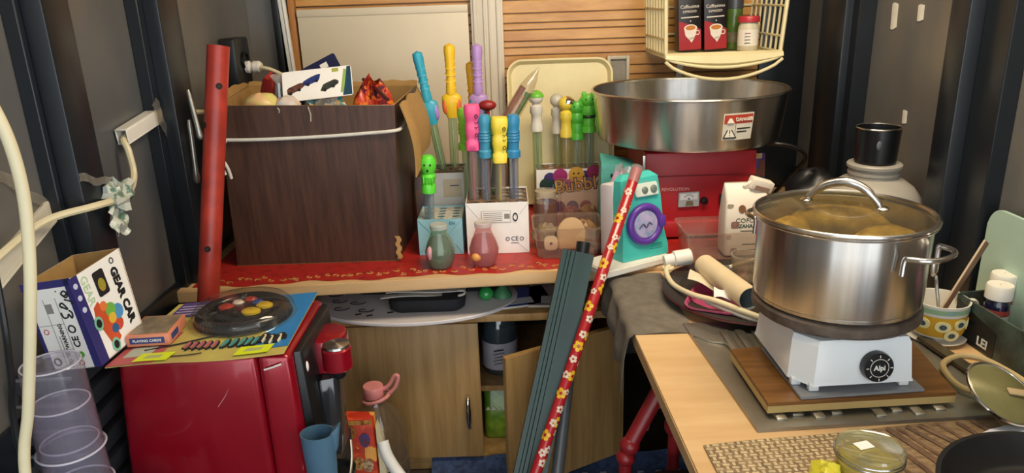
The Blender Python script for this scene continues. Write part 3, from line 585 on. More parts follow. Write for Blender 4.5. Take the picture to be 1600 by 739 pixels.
for lab, y, z, w_, h_ in (('long white tape scrap high on the right wall', 1.862, 1.227, .028, .058), ('smaller white tape scrap beside the long one on the right wall', 1.745, 1.237, .026, .034), ('white tape scrap lower on the right wall above the black cup', 1.755, .998, .020, .030)):
    tapebit(lab, frame((XR, y, z), (0, -1, .06), (-1, 0, 0)), w_, h_)
t = thing('hanging_cable', 'thick cream cable hanging in a curve at the far left', 'cable', (-.60, .8, .30))
obj('sheath', G(W(t)).tube([(-.62, .80, 1.275), (-.572, .80, 1.245), (-.548, .80, 1.19), (-.542, .80, 1.12), (-.552, .80, 1.04), (-.572, .80, .95), (-.600, .80, .84), (-.627, .80, .74), (-.65, .80, .5), (-.64, .80, ZF+.007), (-.60, .70, ZF+.007)], .0068, 10, k=7), CREAM(), t)
t = thing('hanging_cable', 'thin black cable hanging beside the thick cream one', 'cable', (-.66, .84, .3))
obj('sheath', G(W(t)).tube([(-.78, .94, 1.12), (-.70, .92, 1.06), (-.672, .90, 1.0), (-.662, .88, .92), (-.672, .88, .84), (-.69, .88, .7), (-.70, .86, ZF+.005)], .0045, 8, k=6), BLACK(), t)
# red perforated pipe
rp_ = thing('red_pipe', 'red painted steel pipe with drilled holes leaning beside the brown carton', 'pipe', (-.73, 1.36, ZF))
A, B = Vector((-.748, 1.375, ZF)), Vector((-.603, 1.60, 1.222)); d = B-A
redp = mat('red_paint', 'b33b2c', .38, 0, .25, 14, .02, col2='8f2a20')
def ringp(c, r, n=26):
    a = Vector((1, 0, 0)); a = (a-d.normalized()*a.dot(d.normalized())).normalized(); b = d.normalized().cross(a)
    return [c+(a*math.cos(2*PI*j/n)+b*math.sin(2*PI*j/n))*r for j in range(n)]
obj('tube', G(W(rp_)).loft([ringp(A, .0205), ringp(A, .023), ringp(B, .023), ringp(B, .0205), ringp(B-d*.08, .020)], False), redp, rp_)
for q, a in ((.93, .55), (.86, -.75), (.64, .1), (.515, .35), (.42, -.55), (.30, .2)):
    dn = d.normalized(); n = (Vector((math.sin(a), -math.cos(a), 0))); n = (n-dn*n.dot(dn)).normalized(); c = A+d*q+n*.0225
    obj('drilled_hole', G(W(rp_) @ frame(c, dn, n)).lathe([(.0068, 0), (.0068, .0012), (.005, .0012), (.001, .0006)], 14), mat('hole_dark', '1a1512', .8), rp_)
for lab, A2, B2 in (('silver flat bar leaning at the left of the red pipe', (-.665, 1.56, 1.138), (-.650, 1.55, 1.035)), ('silver flat bar leaning before the red pipe lower down', (-.640, 1.552, .985), (-.663, 1.535, .845)), ('thin grey bar hanging behind the red pipe', (-.690, 1.60, 1.07), (-.695, 1.60, .93))):
    t = thing('metal_bar', lab, 'bar', B2); A2, B2 = Vector(A2), Vector(B2)
    obj('bar', G(W(t)).tube([A2, A2.lerp(B2, .1), A2.lerp(B2, .75), A2.lerp(B2, .93), B2], [.0035, .005, .0055, .008, .004], 10), mat('worn_steel', 'a9a69c', .35, .9, .3, 30), t)

# ------------------------------------------------------------ toy car box on a dark slatted rack
rk = thing('slatted_rack', 'dark rack of stacked grey slats under the toy car box', 'rack', (-.72, 1.12, ZF))
rkm = mat('dark_rack', '34353a', .45, 0, .3, 12)
for k in range(9):
    zz = .36+k*.046; obj('slat', G(W(rk)).box(-.790, -.694, 1.03, 1.21, zz, zz+.030, .004), rkm, rk); obj('edge_strip', G(W(rk)).box(-.790, -.694, 1.026, 1.031, zz+.026, zz+.0315, .001), mat('grey_strip', '7d7d80', .4, .5), rk)
for x in (-.780, -.704):
    for y in (1.05, 1.19): obj('leg', G(W(rk)).box(x-.008, x+.008, y-.008, y+.008, ZF, .755), rkm, rk)
o = Vector((-.655, 1.050, .766)); X_ = Vector((-.088, .012, -.003)); Y_ = Vector((.016, .115, .006)); Z_ = Vector((.004, -.006, .145))
Z_ = Vector((.002, .004, .150))
cbx = thing('toy_car_box', 'open white and blue toy car carton with handwriting on it', 'carton', o); cM = W(cbx)
def quadwall(a, b, c, dd, th, nm, mt, par=cbx):
    n = (b-a).cross(dd-a).normalized()*th; return obj(nm, G(cM).hexa([a, b, b-n, a-n, dd, c, c-n, dd-n]), mt, par, flat=True)
pwf = PAPERW(); violet = mat('violet_print', '2f2c6e', .45)
P0, P1, P2, P3 = o, o+Y_, o+Y_+X_, o+X_       # front right, back right, back left, front left
for a, b, nm in ((P3, P0, 'front_face'), (P0, P1, 'side_face'), (P1, P2, 'back_face'), (P2, P3, 'side_face')):
    quadwall(a, b, b+Z_, a+Z_, .001, nm, pwf)
    n = (b-a).cross(Z_).normalized()*.001; quadwall(a-n, b-n, b-n+Z_, a-n+Z_, .0015, 'cardboard_liner', CARD())
obj('bottom_face', G(cM).hexa([P0, P1, P2, P3, P0+Z_*.01, P1+Z_*.01, P2+Z_*.01, P3+Z_*.01]), CARD(), cbx)
# prints: front face frame (u from left to right, v up)
fwid = X_.length; hgt = Z_.length
MF = cM @ frame(P3, -X_, (P0-P3).cross(Z_)) ; MS = cM @ frame(P0, Y_, Y_.cross(Z_)); swid = Y_.length
inkb = INK(); gi = mat('grey_ink', '8f8b86', .6)
decal('top_band', R4(fwid, .012, fwid/2, hgt-.006), violet, cbx, MF); decal('corner_band', R4(.012, hgt, fwid-.006, hgt/2), violet, cbx, MF)
decal('left_band', R4(.006, hgt*.6, .003, hgt*.3), violet, cbx, MF)
for u in (.030, .052): decal('rule_line', R4(.0008, .118, u, .062), gi, cbx, MF)
for v in (.035, .078): decal('rule_line', R4(.05, .0008, .027, v), gi, cbx, MF)
rz = Matrix.Rotation(PI/2, 4, 'Z')
text('lettering', 'WARNING', .0088, inkb, cbx, MF @ T(.043, .058, .0002) @ rz, bold=.0003)
text('lettering', 'CE', .016, inkb, cbx, MF @ T(.062, .046, .0002) @ rz, bold=.0004)
obj('print_ring', G(MF @ T(.062, .068, .0004)).torus(.0058, .0013, 16, 5), inkb, cbx)
decal('green_dot', circ(.0055, 16, .062, .024), mat('print_green', '58a83a', .5), cbx, MF)
obj('print_ring', G(MF @ T(.058, .010, .0004)).torus(.004, .0008, 14, 4), mat('red_ink', 'b8404a', .5), cbx)
obj('print_ring', G(MF @ T(.016, .016, .0004)).torus(.0058, .0014, 14, 5), inkb, cbx); obj('print_ring', G(MF @ T(.016, .068, .0004)).torus(.004, .0008, 14, 4), mat('red_ink', 'b8404a', .5), cbx)
for k in range(7): decal('small_print', R4(.0012, random.uniform(.012, .022), .036+.0026*(k % 3), .012+.018*(k//3)), gi, cbx, MF)
decal('bar_code', R4(.012, .016, .036, .105), gi, cbx, MF)
def stroke(pts, r=.0013): obj('handwriting', G(MF).tube([(x, y, .0006) for x, y in pts], r, 6, k=4), inkb, cbx)
stroke([(.054, .097), (.056, .088), (.063, .088), (.066, .093), (.070, .086), (.073, .094), (.069, .099)]); stroke([(.059, .106), (.068, .101), (.062, .112), (.057, .109), (.059, .104)])
stroke([(.068, .117), (.078, .113), (.080, .108)]); stroke([(.066, .126), (.072, .120), (.077, .125), (.072, .131), (.066, .127), (.071, .123), (.078, .129)]); decal('ink_dot', circ(.0013, 8, .058, .132), inkb, cbx, MF)
# side face with the car picture
decal('blue_strip', R4(.020, hgt, .010, hgt/2), violet, cbx, MS)
for v in (.135, .115, .095): decal('icon_dot', circ(.0046, 12, .010, v), mat('pale_icon', 'c9cbe0', .5), cbx, MS @ T(0, 0, .0004))
text('lettering', 'GEAR', .020, mat('pale_green_letters', 'b9cfae', .5), cbx, MS @ T(.030, .118, .0003) @ Matrix.Rotation(-PI/2, 4, 'Z'), bold=.0004)
text('lettering', 'GEAR CAR', .021, inkb, cbx, MS @ T(.098, .078, .0003) @ Matrix.Rotation(-PI/2+.02, 4, 'Z'), bold=.0012)
obj('print_ring', G(MS @ T(.100, .139, .0004)).torus(.0045, .001, 14, 4), inkb, cbx)
decal('photo_panel', rrect(.026, .042, .004, 3, .062, .117), inkb, cbx, MS @ T(0, 0, .0002)); decal('photo_toy', circ(.008, 12, .062, .114, 1.4), mat('toy_green_print', '6a8a2e', .5, 0, .6, 200, col2='b88a2e'), cbx, MS @ T(0, 0, .0008))
cr = mat('car_orange', 'd0542e', .45, 0, .2)
decal('car_body', [(.028, .088), (.040, .094), (.050, .070), (.058, .045), (.062, .020), (.050, .012), (.038, .022), (.030, .05), (.024, .07)], cr, cbx, MS @ T(0, 0, .0003))
for (x, y, c, r) in ((.060, .070, '6fb04a', .012), (.074, .060, '4f93c8', .013), (.058, .056, 'e0b63a', .009), (.066, .042, 'c94a34', .012), (.056, .038, '2f5f8f', .008), (.048, .082, 'e07a3a', .008)):
    decal('gear_print', circ(r, 12, x, y), mat('gear_'+c, c, .45), cbx, MS @ T(0, 0, .0004+random.uniform(0, .0004)))
for x, y in ((.026, .062), (.045, .014)): decal('wheel_print', circ(.0095, 16, x, y, 1.25), mat('wheel_mint', '7fc0a0', .5), cbx, MS @ T(0, 0, .0009)); decal('hub_print', circ(.0058, 14, x, y, 1.25), inkb, cbx, MS @ T(0, 0, .0014))
cbx.rotation_euler = (0, math.radians(-7), 0)
# ------------------------------------------------------------ clear cups
cupm = clear('cup_plastic', 'f2f0f4', .09, .12, .05, 'cfcbe0', .4)
cups = []
def cup():
    t = thing('plastic_cup', 'top clear plastic cup of the upturned stack at the left', 'cup', group='stack of upturned clear plastic cups')
    obj('wall', G().lathe([(.0465, 0), (.0465, .004), (.0440, .005), (.0405, .140), (.0385, .1425), (.030, .1425), (.029, .139), (.015, .139), (.001, .139)], 36), cupm, t, 30)
    obj('rim', G().torus(.0462, .0018, 36, 6, (0, 0, .002)), mat('cup_rim', 'c4c1d0', .25, 0, .05), t)
    obj('base_ring', G().torus(.0385, .0014, 36, 6, (0, 0, .1415)), MATS['cup_rim'], t)
    return t
c1 = cup()
for k, (x, y, z_) in enumerate(((-.668, .955, .680), (-.668, .955, .616), (-.668, .955, .552))):
    c = c1 if k == 0 else copy_tree(c1)
    c.location = (x, y, z_); c.rotation_euler = (0, 0, 0)
    c['label'] = ['top clear plastic cup of the upturned stack at the left', 'second clear cup from the top of the upturned stack', 'lowest clear cup of the upturned stack'][k]
# ------------------------------------------------------------ stand, coffee machine
st = thing('stand', 'dark low stand carrying the red coffee machine and the cups', 'stand', (-.5, 1.12, ZF))
stm = mat('dark_stand', '2b2622', .6, 0, .3)
obj('top', G(W(st)).box(-.735, -.255, .87, 1.335, .524, .55, .003), stm, st) if False else None
obj('top', G(W(st)).box(-.680, -.350, 1.09, 1.345, .430, .455, .003), stm, st)
obj('cup_shelf', G(W(st)).box(-.735, -.585, .88, 1.028, .520, .5495, .003), stm, st)
for x, y in ((-.66, 1.11), (-.37, 1.11), (-.66, 1.325), (-.37, 1.325)): obj('leg', G(W(st)).box(x-.014, x+.014, y-.014, y+.014, ZF, .43), stm, st)
for x in (-.72, -.60): obj('leg', G(W(st)).box(x-.012, x+.012, .90, .924, ZF, .52), stm, st)
cf = thing('coffee_machine', 'red capsule coffee machine seen from its side, spout to the right', 'coffee machine', (-.5, 1.2, .455)); cW = W(cf)
cred = mat('metallic_red', '9c0f22', .26, .35, .12, 12, coat=.6)
obj('housing', G(cW).hexa([(-.684, 1.09, .455), (-.425, 1.09, .455), (-.425, 1.325, .455), (-.684, 1.325, .455), (-.653, 1.085, .755), (-.425, 1.085, .757), (-.425, 1.335, .757), (-.653, 1.335, .755)], .012, 3), cred, cf)
obj('front_shell', G(cW).hexa([(-.4235, 1.09, .455), (-.365, 1.10, .455), (-.365, 1.325, .455), (-.4235, 1.325, .455), (-.4235, 1.085, .757), (-.372, 1.092, .752), (-.372, 1.33, .752), (-.4235, 1.335, .757)], .010, 3), cred, cf)
obj('front_panel', G(cW).hexa([(-.365, 1.115, .455), (-.346, 1.12, .455), (-.346, 1.32, .455), (-.365, 1.325, .455), (-.372, 1.11, .750), (-.358, 1.115, .748), (-.358, 1.315, .748), (-.372, 1.32, .750)], .004), BLACK(), cf)
obj('maker_mark', G(cW).tube([(-.413, 1.0825, .733), (-.398, 1.0835, .737), (-.385, 1.0855, .741)], .0016, 6), WHITE(), cf)
obj('side_scratch', G(cW).tube([(-.50, 1.0865, .665), (-.485, 1.0866, .685), (-.475, 1.0866, .702)], .0007, 5), mat('scratch', 'c99a98', .5), cf)
hd = obj('brew_head', G(cW).loft([[(x, y, zz) for x, y in rrect(.080*s_, .09*s_, .036*s_, 5, -.350, 1.235)] for zz, s_ in ((.662, .90), (.666, 1), (.714, 1), (.724, .93), (.727, .8))]), cred, cf)
obj('nozzle_cap', G(cW).lathe([(.001, 0), (.024, 0), (.0265, .003), (.0265, .040), (.024, .043), (.001, .044)], 24, (-.320, 1.19, .676)), cred, cf)
obj('cap_top', G(cW).lathe([(.024, .0435), (.0235, .048), (.018, .050), (.001, .0505)], 24, (-.320, 1.19, .676)), STEEL(), cf)
obj('spout', G(cW).lathe([(.010, 0), (.013, .004), (.013, .02)], 14, (-.320, 1.19, .658)), BLACK(), cf)
obj('capsule_lamp', G(cW).ball((-.357, 1.13, .712), (.003, .006, .010), 8, 6), WHITE(), cf)
obj('column', G(cW).hexa([(-.352, 1.17, .50), (-.328, 1.18, .50), (-.328, 1.24, .50), (-.352, 1.25, .50), (-.354, 1.17, .662), (-.324, 1.18, .662), (-.324, 1.24, .662), (-.354, 1.25, .662)], .006), clear('smoke_plastic', 'a8a8ac', .25, .1, .1, '5a5c62'), cf)
dt = obj('drip_tray', G(cW).loft([[(x, y, zz) for x, y in rrect(.064*s_, .14*s_, .026, 5, -.338, 1.125)] for zz, s_ in ((.455, .95), (.475, 1.05), (.480, 1.05), (.480, .98), (.470, .93))]), BLACK(), cf)
obj('chrome_lip', G(cW).tube([(-.365, 1.050, .484), (-.335, 1.044, .484), (-.312, 1.056, .486), (-.302, 1.09, .495), (-.300, 1.13, .52), (-.305, 1.16, .545)], .003, 8, k=5), STEEL(), cf)
t = thing('slate_cup', 'slate blue plastic cup under the coffee machine spout', 'cup', (-.338, 1.078, .4815)); t.scale = (.84, .84, 1.08)
slate = mat('slate_blue_plastic', '4a6a80', .45, 0, .12, 20)
obj('body', G().lathe([(.001, .0), (.022, 0), (.0275, .004), (.0335, .1), (.0345, .124), (.0325, .124), (.0315, .1), (.0255, .008), (.001, .007)], 30, sy=.85), slate, t)
obj('pouring_lip', G().hexa([(.022, -.010, .085), (.036, -.004, .09), (.036, .012, .09), (.022, .016, .085), (.024, -.012, .121), (.046, -.004, .138), (.046, .014, .138), (.024, .018, .121)], .003), slate, t)
# ------------------------------------------------------------ on the coffee machine: toy card, playing cards
ZT = .7585
tc_ = thing('toy_card', 'blue and yellow toy card with a blister steering wheel, lying on the coffee machine', 'toy', (-.51, 1.2, ZT)); tW = W(tc_)
def cardpt(u, v):   # u left->right, v front->back
    a = Vector((-.652, 1.052, 0)).lerp(Vector((-.376, 1.080, 0)), u); b = Vector((-.640, 1.305, 0)).lerp(Vector((-.384, 1.342, 0)), u); p = a.lerp(b, v)
    return (p.x, p.y, ZT+.003+.002*math.sin(u*7)*(1-v)+.002*(u-.5)**2)
obj('backing_card', G(tW).sheet(cardpt, 14, 10, .0012), mat('card_yellow', 'c9bd62', .45, 0, .15, 8, col2='b5a060'), tc_)
def patch(nm, u0, u1, v0, v1, mt, slant=0, dz=.0012):
    obj(nm, G(tW).sheet(lambda u, v: Vector(cardpt(u0+(u1-u0)*u+slant*v, v0+(v1-v0)*v))+Vector((0, 0, dz)), 8, 6, .0003), mt, tc_)
patch('blue_field', .80, 1.0, .10, 1.0, mat('print_blue', '2f7fc0', .4)); patch('blue_field', .40, .82, .82, 1.0, mat('print_blue', '2f7fc0', .4))
patch('pink_field', 0, .26, .0, .45, mat('print_pink', 'c45f62', .45, 0, .2, 20)); patch('violet_field', .04, .36, .72, 1.0, mat('print_violet', '5a4a86', .45))
for k in range(4): patch('fine_print', .06, .34, .76+.05*k, .775+.05*k, mat('pale_print', 'c0b4cc', .5), 0, .0018)
patch('oval_badge', .05, .20, .10, .24, mat('badge_grey', 'b9bfae', .5), 0, .0019)
blk = INK()
def cstroke(pts, r, mt, nm='lettering'): obj(nm, G(tW).tube([Vector(cardpt(u, v))+Vector((0, 0, .0022)) for u, v in pts], r, 6, k=4), mt, tc_)
cstroke([(.14, .18), (.30, .24), (.48, .34), (.60, .36), (.58, .32)], .0014, blk); cstroke([(.28, .065), (.42, .075), (.50, .10)], .001, blk)
pinkl = mat('letter_rose', 'b86a72', .5); teal_l = mat('letter_teal', '4f9a94', .5); wl = mat('letter_cream', 'e6dcb8', .5)
for i, u in enumerate((.38, .42, .46, .50, .54)): cstroke([(u-.016, .17), (u-.010, .25), (u+.010, .25), (u+.016, .18), (u+.004, .15)], .0020, blk, 'letter_outline'); cstroke([(u-.014, .172), (u-.008, .245), (u+.008, .245), (u+.013, .182)], .0021, pinkl)
for i, u in enumerate((.60, .65, .70, .74, .78)): cstroke([(u-.016, .16), (u-.012, .25), (u+.012, .27), (u+.014, .19), (u-.004, .16)], .0020, blk, 'letter_outline'); cstroke([(u-.013, .165), (u-.009, .245), (u+.009, .262), (u+.012, .195)], .0022, teal_l)
for u, v in ((.83, .22), (.88, .19), (.93, .20)): cstroke([(u-.02, v-.04), (u-.016, v+.05), (u+.01, v+.06), (u+.02, v)], .0050, blk, 'letter_outline'); cstroke([(u-.018, v-.035), (u-.013, v+.045), (u+.008, v+.052), (u+.017, v)], .0046, wl)
for u0, u1, v in ((.14, .33, .07), (.70, .90, .085)):
    patch('price_sticker', u0, u1, v-.055, v+.055, mat('fluorescent_yellow', 'dcea24', .5), .015, .0032); patch('price_print', u0+.05, u1-.05, v-.02, v+.02, mat('faded_print', 'b4b878', .5), .01, .0036)
cx_, cy_ = -.492, 1.235; zc = ZT+.008
ringm = mat('toy_black', '1d1c20', .25, 0, .2)
obj('dark_tray_insert', G(tW @ T(cx_, cy_, ZT+.0055)).lathe([(.001, 0), (.086, 0), (.086, .0015), (.001, .002)], 40), mat('toy_dark_brown', '2a2222', .4, 0, .3), tc_)
obj('wheel_ring', G(tW @ T(cx_, cy_, zc+.004)).torus(.073, .011, 40, 10, sx=1.0, sy=1.0), ringm, tc_)
obj('wheel_hub', G(tW @ T(cx_, cy_, zc)).lathe([(.052, 0), (.050, .010), (.030, .016), (.001, .017)], 28), ringm, tc_)
for a in (0, 120, 240): obj('spoke', G(tW @ T(cx_, cy_, zc) @ E_(0, 0, a+30)).box(.03, .072, -.010, .010, 0, .010, .003), ringm, tc_)
for x, y, c, rx in ((.022, -.022, 'd8b52c', .017), (.038, .004, 'd8b52c', .015), (-.03, .000, 'b33a2c', .014), (.004, .032, 'b33a2c', .012), (.022, .018, '2f4f9c', .011), (-.014, .018, 'd6cfc0', .011)):
    obj('push_button', G(tW @ T(cx_+x, cy_+y, zc+.013)).lathe([(rx, 0), (rx, .004), (rx*.7, .007), (.001, .007)], 18, sy=.8), mat('button_'+c, c, .3), tc_)
obj('blister_dome', G(tW @ T(cx_, cy_, ZT+.004)).lathe([(.095, 0), (.092, .002), (.089, .018), (.080, .027), (.055, .031), (.001, .033)], 44), clear('blister_dome', 'f6f4ee', .015, .05, .05), tc_, 50)
pk = thing('playing_cards', 'orange and blue boxed pack of playing cards lying on the toy card', 'card pack', (-.612, 1.155, ZT+.0085), (0, 0, 4))
obj('box', G().box(-.036, .034, -.040, .042, 0, .020, .0012), mat('pack_orange', 'd98a6a', .45, 0, .15, 15), pk)
obj('top_picture', G().box(-.032, .030, -.035, .038, .020, .0206), mat('pack_top', '97866c', .4, 0, .5, 35, col2='6b6052'), pk)
obj('front_label', G().box(-.030, .026, -.0408, -.0398, .005, .0155), mat('pack_navy', '2f3f78', .45), pk); obj('side_label', G().box(.0338, .0348, -.030, .0, .005, .0155), MATS['pack_navy'], pk)
text('lettering', 'PLAYING CARDS', .0062, PAPERW(), pk, frame((-.002, -.041, .010), (1, 0, 0), (0, -1, 0)), bold=.0001)
# ------------------------------------------------------------ floor in front of the cabinet: water bottle, bag, hose, rug
wb_ = thing('water_bottle', 'big clear water bottle with a pink cap and carrying ring', 'bottle', (-.352, 1.60, ZF))
obj('body', G().lathe([(.002, .004), (.05, 0), (.068, .004), (.074, .015), (.074, .06), (.070, .065), (.074, .072), (.074, .105), (.070, .110), (.074, .117), (.074, .150), (.070, .155), (.074, .162), (.075, .20), (.072, .232), (.062, .258), (.046, .282), (.032, .300), (.0225, .312), (.0215, .325)], 40), clear('bottle_plastic', 'e8e2d6', .09, .05, .08, 'c9b8a0'), wb_)
obj('cap', G().lathe([(.0245, .322), (.0255, .324), (.0255, .346), (.0235, .350), (.001, .350)], 26), mat('pink_cap', 'd98a88', .4), wb_)
obj('carry_ring', G(T(.006, 0, .318) @ E_(0, -14, 0)).torus(.033, .0048, 32, 8, sy=.9), MATS['pink_cap'], wb_)
obj('carry_handle', G().tube([(.036, -.004, .326), (.055, -.004, .345), (.064, -.002, .372), (.055, 0, .374), (.040, 0, .350), (.022, 0, .338)], .0050, 8, k=5), MATS['pink_cap'], wb_)
obj('label_film', G().lathe([(.0746, .020), (.0746, .058)], 40), clear('label_dark', '8f8a80', .2, .2, .05, '5a5048'), wb_)
bg_ = thing('gift_bag', 'orange red printed paper bag standing below the coffee machine', 'bag', (-.37, 1.42, ZF))
orp = voro('orange_print', ['c8401f', 'd04a26', 'bf3a1c', 'd8551f', 'e0a04a', 'b52f18'], 38, .45)
obj('front_sheet', G(W(bg_)).hexa([(-.425, 1.41, ZF), (-.320, 1.415, ZF), (-.320, 1.47, ZF), (-.425, 1.47, ZF), (-.425, 1.41, .435), (-.320, 1.415, .430), (-.320, 1.45, .428), (-.425, 1.45, .435)], .002), orp, bg_)
obj('top_strip', G(W(bg_)).box(-.424, -.321, 1.4085, 1.410, .420, .430), mat('maroon_print', '7a2018', .5, 0, .5, 90, col2='d0a24a'), bg_)
for (x, z_, c) in ((-.340, .44, 'd8c49a'), (-.300, .455, '2f4f9c'), (-.318, .395, 'e0b060'), (-.298, .39, 'd8c49a'), (-.345, .385, 'd8a078'), (-.330, .475, 'b58a3a')):
    obj('printed_figure', G(W(bg_)).loft([[(x-.040+.012*math.cos(a)*q, 1.4115-dy, z_-.075+.018*math.sin(a)*q) for a in [2*PI*i/10 for i in range(10)]] for q, dy in ((1, 0), (1, .0012), (.3, .0014))]), mat('figure_'+c, c, .5, 0, .5, 120, col2='7a3a20'), bg_)
t = thing('paper_edge', 'cream folded card edge beside the orange printed bag', 'card', (-.310, 1.43, ZF)); obj('card_sheet', G(W(t)).hexa([(-.316, 1.42, ZF), (-.302, 1.43, ZF), (-.302, 1.45, ZF), (-.316, 1.45, ZF), (-.316, 1.42, .41), (-.304, 1.43, .37), (-.304, 1.45, .37), (-.316, 1.45, .41)], .001), mat('cream_card', 'cfc3a0', .6), t)
t = thing('white_hose', 'white curved hose end beside the orange bag and water bottle', 'hose', (-.22, 1.3, ZF)); obj('hose', G(W(t)).tube([(-.285, 1.335, .425), (-.275, 1.32, .400), (-.252, 1.30, .372), (-.222, 1.28, .345), (-.17, 1.27, .30), (-.13, 1.27, .2), (-.12, 1.27, ZF+.014)], .0125, 14, k=5), mat('white_rubber', 'd9d6cf', .4), t)
rg = thing('rug', 'dark blue woven rug with pale flecks on the floor below the cabinet', 'rug', (.05, 1.5, ZF+.001))
obj('weave', G(W(rg)).sheet(lambda u, v: (-.24+.75*u, 1.325+.42*v, ZF+.010+.002*math.sin(u*40)*math.sin(v*23)+(.03+.004*math.sin(u*31))*max(0, (v-.86)/.14)**2), 30, 20, .008), mat('blue_rug', '3a4d70', .9, 0, .3, 60, .3, (1, 1, 1), col2='232f4c'), rg)
gg = G(W(rg))
for i in range(16):
    for j in range(10):
        if (i+j) % 2: continue
        x, y = .10+i*.025, 1.50+j*.027; gg.box(x-.008, x+.008, y-.0035, y+.0035, ZF+.012, ZF+.0145)
o = obj('pale_flecks', gg, mat('rug_fleck', '8f98a8', .9), rg); o['kind'] = 'stuff'
# ------------------------------------------------------------ between worktop and cabinet
ZK = .5455
ov = thing('oval_board', 'grey white oval board with printed scrolls lying on the cabinet top', 'board', (-.262, 1.815, ZK))
def ovp(s_, z_): return [(.272*s_*math.cos(2*PI*i/56), -.01+.168*s_*math.sin(2*PI*i/56), z_) for i in range(56)]
obj('disc', G().loft([ovp(.985, 0), ovp(1, .002), ovp(1, .008), ovp(.99, .010)]), mat('pale_grey_board', 'cfc9ca', .5, 0, .08, 10), ov)
pr = mat('violet_grey_print', '4a4250', .55)
for cx, cy in ((-.20, -.025), (-.15, -.04), (-.185, -.075), (-.22, .02), (-.12, -.09)):
    obj('scroll_print', G(T(cx, cy, .0108)).tube([(.004*q*math.cos(q), .0028*q*math.sin(q), 0) for q in [k*.7 for k in range(10)]], .0022, 5), pr, ov)
for cx, cy in ((-.13, -.115), (-.105, -.10), (-.10, -.125), (-.05, -.11)): obj('block_print', G(T(cx, cy, .0104) @ E_(0, 0, 20)).box(-.008, .008, -.004, .004, 0, .0005), INK(), ov)
blkf = mat('black_fabric', '1b1c20', .8, 0, .3, 40, .1)
t = thing('black_pouch', 'soft black pouch lying on the oval board', 'pouch', (-.22, 1.752, ZK+.0108))
obj('body', G().loft([[(x*s_, y*s_, z_) for x, y in rrect(.19, .115, .03, 5)] for z_, s_ in ((0, .92), (.006, 1), (.024, 1.02), (.032, .97), (.035, .85))]), blkf, t)
t = thing('black_pouch', 'thicker black bag behind the pouch on the oval board', 'pouch', (-.22, 1.85, ZK+.0108))
obj('body', G().loft([[(x*s_, y*s_, z_) for x, y in rrect(.40, .05, .02, 5, -.02)] for z_, s_ in ((0, .9), (.01, 1), (.045, 1), (.06, .9))]), blkf, t)
t = thing('flat_cable', 'folded white flat cable lying on the black pouch', 'cable', (-.225, 1.755, ZK+.0465))
for k, (y, z_) in enumerate(((-.045, 0), (-.03, .006), (-.01, .012))):
    obj('fold', G().sheet(lambda u, v: (-.11+.20*u+k*.012, y+.018*v+.01*u, z_+.0012+.003*math.sin(u*5+k)), 14, 2, .0028), mat('white_flat_cable', 'c4c0b8', .5), t)
obj('fold_end', G().tube([(.085, -.045, .001), (.10, -.040, .003), (.10, -.030, .007), (.085, -.028, .008)], .003, 7, k=4), MATS['white_flat_cable'], t)
grn = mat('green_plastic', '2f9a4a', .25, 0, .2, coat=.5)
t = thing('green_toy', 'round shiny green toy on the right of the oval board', 'toy', (-.072, 1.765, ZK+.0108)); obj('ball', G().ball((0, 0, .018), (.020, .020, .018), 16, 10), grn, t); obj('stub', G().tube([(0, .01, .030), (.004, .02, .043)], .006, 8), grn, t)
t = thing('green_toy', 'dull green pointed toy beside the round green one', 'toy', (-.030, 1.785, ZK+.0108)); obj('body', G().lathe([(.001, 0), (.026, .001), (.024, .010), (.012, .026), (.003, .034), (.001, .034)], 10), mat('dull_green', '3f7a52', .5), t); obj('red_tip', G().ball((-.004, 0, .036), (.012, .010, .007), 10, 6), mat('tip_red', 'b3402c', .5), t)
for k, (x, y, a, w_, h_, c, lab) in enumerate(((.010, 1.79, 12, .16, .12, '33509a', 'blue covered magazine under the edge of the oval board'), (.105, 1.80, -4, .13, .15, 'b9a9a4', 'pale magazine with red print right of the blue one'))):
    t = thing('magazine', lab, 'magazine', (x, y, ZK+.0005), (0, 0, a)); obj('pages', G().box(-w_/2, w_/2, -h_/2, h_/2, 0, .006, .001), mat('page_edges', 'd0cabb', .7), t)
    obj('cover', G().box(-w_/2, w_/2, -h_/2, h_/2, .006, .0066), mat('cover_'+c, c, .35, 0, .3, 30), t)
    obj('cover_box', G().box(-w_*.25, w_*.2, -h_*.4, -h_*.1, .0066, .007), mat('cover_pale', 'c9cdd0', .4), t)
t = thing('storage_box', 'dark maroon box with pale strip lying at the back under the worktop', 'box', (.10, 1.95, ZK)); obj('carton_body', G().box(-.10, .10, -.06, .10, 0, .075, .002), mat('dark_maroon_box', '3a2a2c', .6, 0, .4, 20), t); obj('strip', G().box(-.095, .095, -.0612, -.06, .02, .04), mat('pink_strip', '8a5a62', .5), t)
